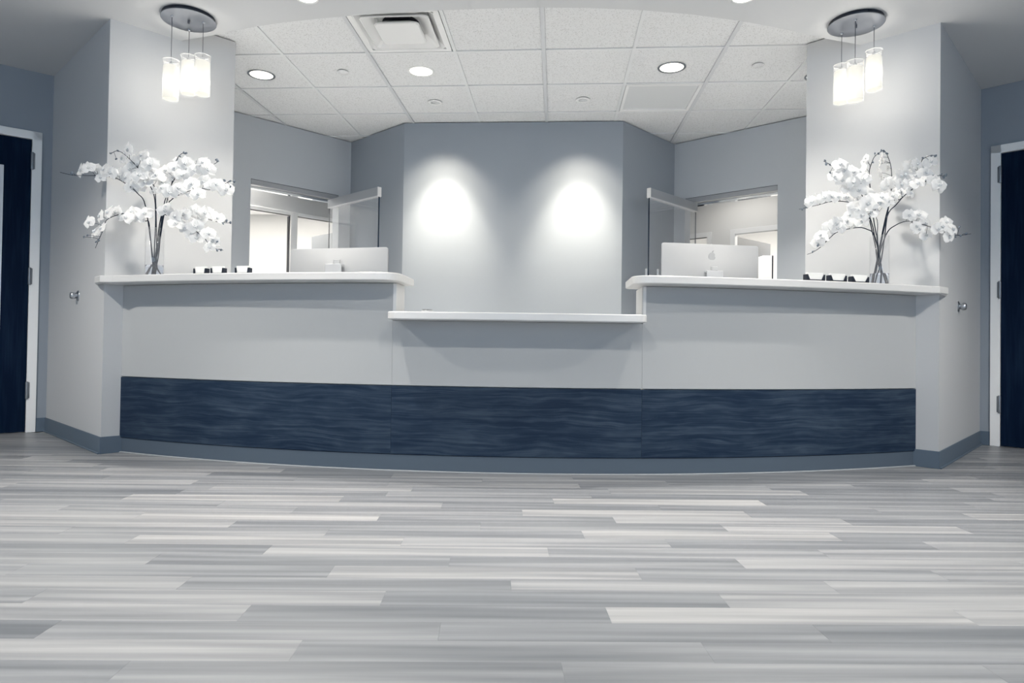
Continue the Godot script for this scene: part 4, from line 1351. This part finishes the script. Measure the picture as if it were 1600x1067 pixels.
func orchids() -> void:
	var flowers: Array[ArrayMesh] = []
	for v in 5:
		var st := st_new(true)
		var j := func(a: float) -> float: return rng.randf_range(-a, a)
		petal(st, PI * 0.5 + j.call(0.12), 0.040, 0.030, 0.001, 0.25, 0.10 + j.call(0.1), v)
		petal(st, PI * 1.22 + j.call(0.12), 0.038, 0.027, 0.001, 0.25, 0.12 + j.call(0.1), v + 1.0)
		petal(st, PI * 1.78 + j.call(0.12), 0.038, 0.027, 0.001, 0.25, 0.12 + j.call(0.1), v + 2.0)
		var lift := st_new(true)
		petal(lift, 0.16 + j.call(0.12), 0.043, 0.056, 0.0005, -0.16, 0.04 + j.call(0.10), v + 3.0)
		petal(lift, PI - 0.16 + j.call(0.12), 0.043, 0.056, 0.0005, -0.16, 0.04 + j.call(0.10), v + 4.0)
		st.append_from(mesh_of(lift), 0, Transform3D(Basis(), Vector3(0, 0, 0.002)))
		flowers.append(mesh_of(st))
	var lip_st := st_new(true)
	blob(lip_st, Vector3(0, -0.004, 0.008), Vector3(0.0045, 0.0075, 0.005), Basis(Vector3.RIGHT, 0.6))
	blob(lip_st, Vector3(-0.006, -0.002, 0.007), Vector3(0.0028, 0.0055, 0.004), Basis(Vector3(0, 0, 1), 0.7))
	blob(lip_st, Vector3(0.006, -0.002, 0.007), Vector3(0.0028, 0.0055, 0.004), Basis(Vector3(0, 0, 1), -0.7))
	blob(lip_st, Vector3(0, 0.004, 0.006), Vector3(0.003, 0.005, 0.003))
	var lip := mesh_of(lip_st)
	var bud_st := st_new(true)
	blob(bud_st, Vector3.ZERO, Vector3(0.0062, 0.0095, 0.0062))
	var bud := mesh_of(bud_st)
	var sprays := [[
		[[42, 13, 0, -4, 104, 4, -45, 423, 29, -90, 499, 39, -148, 549, 49, -223, 590, 61, -297, 597, 72, -387, 598, 85, -460, 597, 96, -533, 612, 107],
			[-423, 631, 75, 50, -338, 632, 127, 38, -296, 584, 82, 34, -267, 629, 96, 44, -335, 643, 73, 36, -219, 608, 100, 44, -201, 607, 53, 46, -148, 589, 64, 46],
			[-465, 613, 96, -473, 602, 97]],
		[[7, 13, -1, 0, 122, 4, 13, 338, 18, 8, 484, 29, -29, 569, 39, -86, 653, 51, -160, 728, 65, -205, 748, 72, -241, 727, 78],
			[-122, 749, 85, 46, -60, 725, 49, 48, -125, 687, 41, 50, 9, 663, 70, 50, -181, 705, 53, 38, -136, 642, 44, 46, -48, 596, 86, 50, -35, 562, 50, 46, 25, 608, 40, 46, -93, 669, 41, 46],
			[-204, 700, 72, -205, 748, 72, -237, 729, 77]],
		[[-19, 13, -16, 10, 123, -3, 38, 433, -20, 67, 532, -28, 90, 595, -34, 130, 645, -41, 205, 675, -52, 306, 696, -68, 352, 725, -76],
			[105, 667, -21, 48, 167, 696, -31, 50, 149, 624, -25, 48, 33, 657, -41, 44, 225, 655, -27, 44, 277, 704, -30, 44, 299, 665, -52, 48, 33, 588, -21, 46, 79, 615, -44, 44],
			[218, 719, -53, 275, 740, -65, 348, 724, -75, 334, 730, -74]],
		[[-17, 13, -10, 3, 123, -7, 35, 458, -53, 55, 596, -75, 62, 699, -92, 73, 756, -102, 98, 785, -111, 126, 787, -118],
			[64, 729, -102, 36, 55, 659, -74, 44],
			[86, 758, -103, 119, 785, -118, 100, 785, -111]],
		[[-42, 13, -1, 20, 130, 7, 82, 395, 37, 131, 463, 45, 186, 492, 49, 251, 513, 53, 325, 524, 58, 371, 515, 60, 435, 539, 65, 508, 564, 71],
			[437, 535, 101, 46, 476, 513, 67, 48, 337, 565, 57, 46, 276, 543, 89, 48, 189, 522, 69, 48, 314, 484, 84, 46, 140, 493, 83, 46, 394, 528, 95, 36, 218, 507, 43, 44, 69, 529, 42, 46],
			[470, 567, 74, 504, 559, 72, 507, 532, 71, 527, 560, 70]],
		[[9, 13, 11, -9, 121, 11, -11, 316, 44, -34, 332, 50, -103, 363, 70, -156, 367, 85, -230, 330, 106, -240, 286, 115, -257, 224, 127, -275, 153, 142],
			[-3, 365, 96, 50, -105, 382, 61, 44, -118, 341, 97, 48, -192, 377, 84, 44, -202, 365, 137, 46, -255, 342, 134, 44, -311, 304, 148, 42, -296, 255, 117, 50, -242, 269, 137, 46, -57, 346, 70, 42],
			[-272, 187, 142, -329, 227, 133, -344, 216, 148, -261, 203, 127]],
		[[-25, 13, 18, 9, 121, 10, 64, 350, 48, 102, 366, 53, 208, 330, 64, 297, 268, 77, 355, 230, 86, 407, 171, 96, 487, 149, 107],
			[108, 386, 77, 44, 183, 349, 97, 46, 215, 366, 62, 48, 199, 305, 108, 48, 241, 279, 86, 46, 272, 251, 72, 44, 308, 223, 79, 44, 320, 287, 111, 48, 406, 243, 127, 44, 418, 204, 95, 46, 403, 166, 106, 38, 122, 411, 87, 30],
			[448, 200, 94, 474, 153, 108, 452, 151, 110]],
		[[-13, 13, -19, 19, 132, -9, 20, 348, -36, 37, 398, -45, 128, 412, -68, 208, 394, -90, 321, 358, -123, 401, 355, -145],
			[200, 418, -85, 46, 270, 405, -79, 48, 289, 399, -115, 44, 353, 372, -80, 42, 244, 366, -85, 44, 187, 389, -63, 40, 147, 404, -52, 36],
			[357, 347, -125, 376, 363, -143, 396, 357, -144, 348, 396, -124]],
		[[7, 13, 6, 12, 123, -1, -6, 492, -6, -30, 571, -6, -75, 580, -5, -120, 562, -4],
			[-32, 616, 7, 48, -105, 544, 5, 46, -125, 532, 42, 44, 2, 515, 29, 34, -22, 639, 38, 44, -69, 635, 21, 48, 24, 602, 9, 40],
			[]],
	], [
		[[37, 13, 7, -8, 153, 6, -86, 447, 30, -132, 547, 41, -204, 629, 53, -265, 682, 63, -309, 700, 69, -355, 721, 76],
			[-263, 700, 82, 46, -239, 663, 78, 46, -290, 631, 75, 42, -174, 664, 41, 48, -242, 607, 67, 44, -196, 589, 96, 46, -134, 611, 82, 46, -205, 567, 57, 44, -154, 547, 72, 46],
			[-317, 658, 69, -344, 703, 75, -313, 700, 70, -348, 721, 75]],
		[[38, 13, 0, -10, 146, -2, -34, 353, -11, -90, 474, -15, -182, 501, -16, -273, 503, -17, -347, 483, -19, -405, 470, -20, -457, 458, -21],
			[-396, 497, 5, 44, -355, 513, -16, 40, -330, 517, 26, 42, -284, 526, 16, 44, -243, 520, 12, 42, -192, 522, 8, 44, -122, 537, -29, 46, -73, 550, -18, 46, -30, 544, -22, 44],
			[-405, 470, -20, -438, 456, -22, -415, 464, -19]],
		[[38, 13, -22, -5, 152, 18, -53, 291, 49, -101, 323, 64, -165, 330, 81, -283, 301, 113, -338, 261, 130, -394, 208, 150, -439, 177, 164, -481, 159, 177],
			[-238, 361, 118, 44, -306, 342, 132, 46, -330, 321, 108, 46, -295, 316, 140, 42, -385, 256, 148, 42, -410, 232, 146, 40, -403, 272, 163, 36, -191, 352, 84, 40],
			[-443, 177, 165, -412, 212, 151]],
		[[31, 13, 1, -20, 141, 37, -57, 267, 96, -82, 358, 146, -120, 398, 175],
			[-218, 413, 191, 56, -192, 379, 198, 50, -173, 439, 222, 54, -117, 481, 167, 48, -178, 350, 165, 44, -133, 402, 171, 46, -101, 445, 201, 50, -42, 460, 179, 44, -250, 384, 184, 34, -95, 474, 220, 44],
			[-112, 389, 174, -95, 400, 173, -86, 409, 172, -136, 384, 175]],
		[[14, 13, -18, 10, 165, -13, -16, 429, -50, -20, 591, -77, -18, 701, -95, 5, 766, -109, 25, 802, -117, 69, 835, -130, 89, 842, -135],
			[-37, 770, -117, 30, -49, 777, -70, 26, -46, 728, -106, 28, -82, 689, -56, 30, -38, 653, -80, 34],
			[23, 819, -117, 5, 764, -109, 55, 817, -129, 69, 840, -130]],
		[[-33, 13, 21, 20, 165, -17, 76, 432, -68, 117, 597, -104, 127, 699, -125, 125, 764, -138, 111, 821, -150, 99, 848, -156],
			[76, 800, -144, 28, 65, 763, -138, 26, 77, 776, -124, 26, 56, 705, -119, 30, 55, 672, -95, 28, 117, 736, -149, 24],
			[111, 823, -150, 99, 847, -156]],
		[[-27, 13, -5, -5, 171, 0, 45, 412, -5, 97, 481, -10, 148, 542, -15, 199, 620, -20, 234, 698, -23, 255, 754, -26, 303, 779, -30, 339, 778, -34],
			[183, 713, -20, 48, 196, 715, 26, 40, 258, 708, -35, 42, 300, 741, -26, 44, 254, 664, 4, 44, 203, 651, -12, 46, 150, 661, -16, 48, 119, 651, -4, 46, 83, 618, -17, 46, 35, 593, 17, 44],
			[307, 777, -30, 255, 763, -25, 333, 778, -33]],
		[[-37, 13, -6, -20, 144, 10, 31, 462, 41, 93, 503, 46, 147, 552, 51, 224, 601, 57, 270, 634, 61, 333, 633, 65],
			[282, 573, 99, 46, 261, 602, 80, 40, 295, 565, 59, 40, 236, 610, 50, 42, 177, 588, 69, 44, 140, 585, 51, 44, 99, 547, 33, 46, 41, 516, 57, 44, 66, 574, 102, 46, 142, 534, 61, 36],
			[269, 638, 61, 315, 641, 66, 323, 624, 65, 336, 637, 65]],
		[[-42, 13, 8, 3, 197, -1, 46, 317, -5, 97, 361, -9, 149, 383, -14, 196, 383, -19, 313, 352, -31, 444, 308, -45, 550, 318, -56],
			[242, 425, -37, 46, 165, 417, 2, 42, 278, 373, -39, 44, 208, 328, 28, 40, 287, 305, -43, 38, 327, 333, 7, 42, 403, 383, -46, 42, 419, 335, -12, 46, 404, 293, -18, 46, 351, 348, 8, 42, 192, 346, 29, 38],
			[477, 360, -47, 457, 300, -46, 483, 300, -48, 523, 320, -54]],
	]]
	var says := [[
		"long white orchid spray reaching straight out past the pier edge from the left vase", "tallest white orchid spray of the left vase, buds hooking over at its upper left", "white left-vase orchid spray climbing to the upper right with buds at its end",
		"thin orchid spray of the left vase with two blooms and dark buds above the others", "white orchid spray of the left vase stretching right towards the grey rear wall", "white orchid spray of the left vase arching over and down beside the pier edge",
		"white orchid spray of the left vase drooping right towards the card holders", "white left-vase orchid spray running level to the right just above the drooping one", "dense white orchid spray in the middle of the left vase without buds"],
		["white orchid spray of the right vase leaning left with buds at its upper tip", "white orchid spray of the right vase reaching left past the pier edge", "white orchid spray of the right vase arching over and down towards the tapered card holders",
		"large bright orchid blooms massed at the middle front of the right vase", "dark arching orchid stem with side twigs and sideways blooms, highest in the right vase", "dark hooped orchid stem with sideways blooms beside the highest right-vase stem",
		"white orchid spray of the right vase climbing to the upper right, buds at its tip", "white orchid spray of the right vase reaching right across the pier's outer corner", "white orchid spray of the right vase running low to the right past the pier edge"]]
	var base := [Vector3(-2.437, DESK, -3.829), Vector3(1.935, DESK, -4.052)]
	base[1] = RIGHT_VASE
	for i in 2:
		var vt := thing("glass_vase", ["clear glass cylinder vase of orchids on the left counter", "clear glass cylinder vase of orchids on the right counter"][i], "vase", base[i])
		var st := st_new(true)
		lathe(st, [Vector2(0.0, 0.0), Vector2(0.052, 0.0), Vector2(0.054, 0.002), Vector2(0.054, 0.295), Vector2(0.0505, 0.295), Vector2(0.0505, 0.010), Vector2(0.0, 0.010)], 40)
		obj("body", st, M.glass, vt)
		st = st_new(true)
		lathe(st, [Vector2(0.0, 0.0105), Vector2(0.0500, 0.0105), Vector2(0.0500, 0.070), Vector2(0.0, 0.070)], 40)
		obj("water", st, M.water, vt)
		for k in 9:
			var d: Array = sprays[i][k]
			var t := thing("orchid_spray", says[i][k], "orchid", base[i], 0.0, "orchid sprays in the left vase" if i == 0 else "orchid sprays in the right vase")
			var pts := PackedVector3Array()
			var nums: Array = d[0]
			for q in range(0, nums.size(), 3):
				pts.append(Vector3(nums[q], nums[q + 1], nums[q + 2]) * 0.001)
			var line := spline(pts, 5)
			st = st_new(true)
			tube(st, line, 0.0036, 6, 0.0014)
			var buds: Array = d[2]
			var tips := []
			for q in range(0, buds.size(), 3):
				var b := Vector3(buds[q], buds[q + 1], buds[q + 2]) * 0.001 + Vector3(rng.randf_range(-0.004, 0.004), rng.randf_range(-0.003, 0.005), rng.randf_range(-0.006, 0.006))
				tips.append(b)
				twig(st, line, b, 0.0011)
			var places := []
			var fl: Array = d[1]
			for q in range(0, fl.size(), 4):
				var c := Vector3(fl[q], fl[q + 1], fl[q + 2]) * 0.001
				var sideways: bool = i == 1 and (k == 4 or k == 5)
				var face := Vector3(rng.randf_range(-0.55, 0.55) + c.x * 0.8, rng.randf_range(-0.15, 0.55), 1.0)
				if sideways:
					face = Vector3(rng.randf_range(0.8, 1.2) * (-1.0 if k == 4 else 1.0), rng.randf_range(-0.3, 0.4), rng.randf_range(0.1, 0.35))
				face = face.normalized()
				var b := Basis.looking_at(-face, Vector3(rng.randf_range(-0.45, 0.45), 1, 0).normalized())
				places.append(Transform3D(b.scaled(Vector3.ONE * (float(fl[q + 3]) / 39.0)), c))
				twig(st, line, c - face * 0.003, 0.0011)
			obj("stem", st, M.stem, t)
			for b in tips:
				var o := obj("bud", bud, M.bud, t)
				o.transform = Transform3D(Basis(Vector3(0, 0, 1), rng.randf_range(-1.2, 1.2)).scaled(Vector3.ONE * rng.randf_range(0.75, 1.15)), b)
			for x in places:
				var o := obj("flower", flowers[rng.randi() % flowers.size()], M.petal, t)
				o.transform = x
				obj("lip", lip, M.lip, o)

const RIGHT_VASE := Vector3(1.904, 1.09, -4.043)

func twig(st: SurfaceTool, line: PackedVector3Array, tip: Vector3, r: float) -> void:   # a short stalk from the nearest point of the stem
	var best := 0
	for i in line.size():
		if line[i].distance_squared_to(tip) < line[best].distance_squared_to(tip):
			best = i
	best = maxi(best - 1, 0)
	var a := line[best]
	if a.distance_to(tip) < 0.004:
		return
	var m := a.lerp(tip, 0.5) + Vector3(0, 0.004, 0)
	tube(st, PackedVector3Array([a, m, tip]), r, 5)

func small_things() -> void:
	var t := thing("glass_dish", "small clear glass dish on the low ledge near its left end", "dish", Vector3(-0.715, LEDGE, -3.62))
	var st := st_new(true)
	lathe(st, [Vector2(0.0, 0.0), Vector2(0.022, 0.0), Vector2(0.034, 0.008), Vector2(0.031, 0.018), Vector2(0.026, 0.020), Vector2(0.024, 0.018), Vector2(0.028, 0.009), Vector2(0.0, 0.004)], 24)
	obj("bowl", st, M.shade_glass, t)
	st = st_new(true)
	lathe(st, [Vector2(0.0255, 0.018), Vector2(0.0285, 0.018), Vector2(0.0285, 0.0215), Vector2(0.0255, 0.0215), Vector2(0.0255, 0.018)], 24)
	obj("rim", st, M.cord, t)
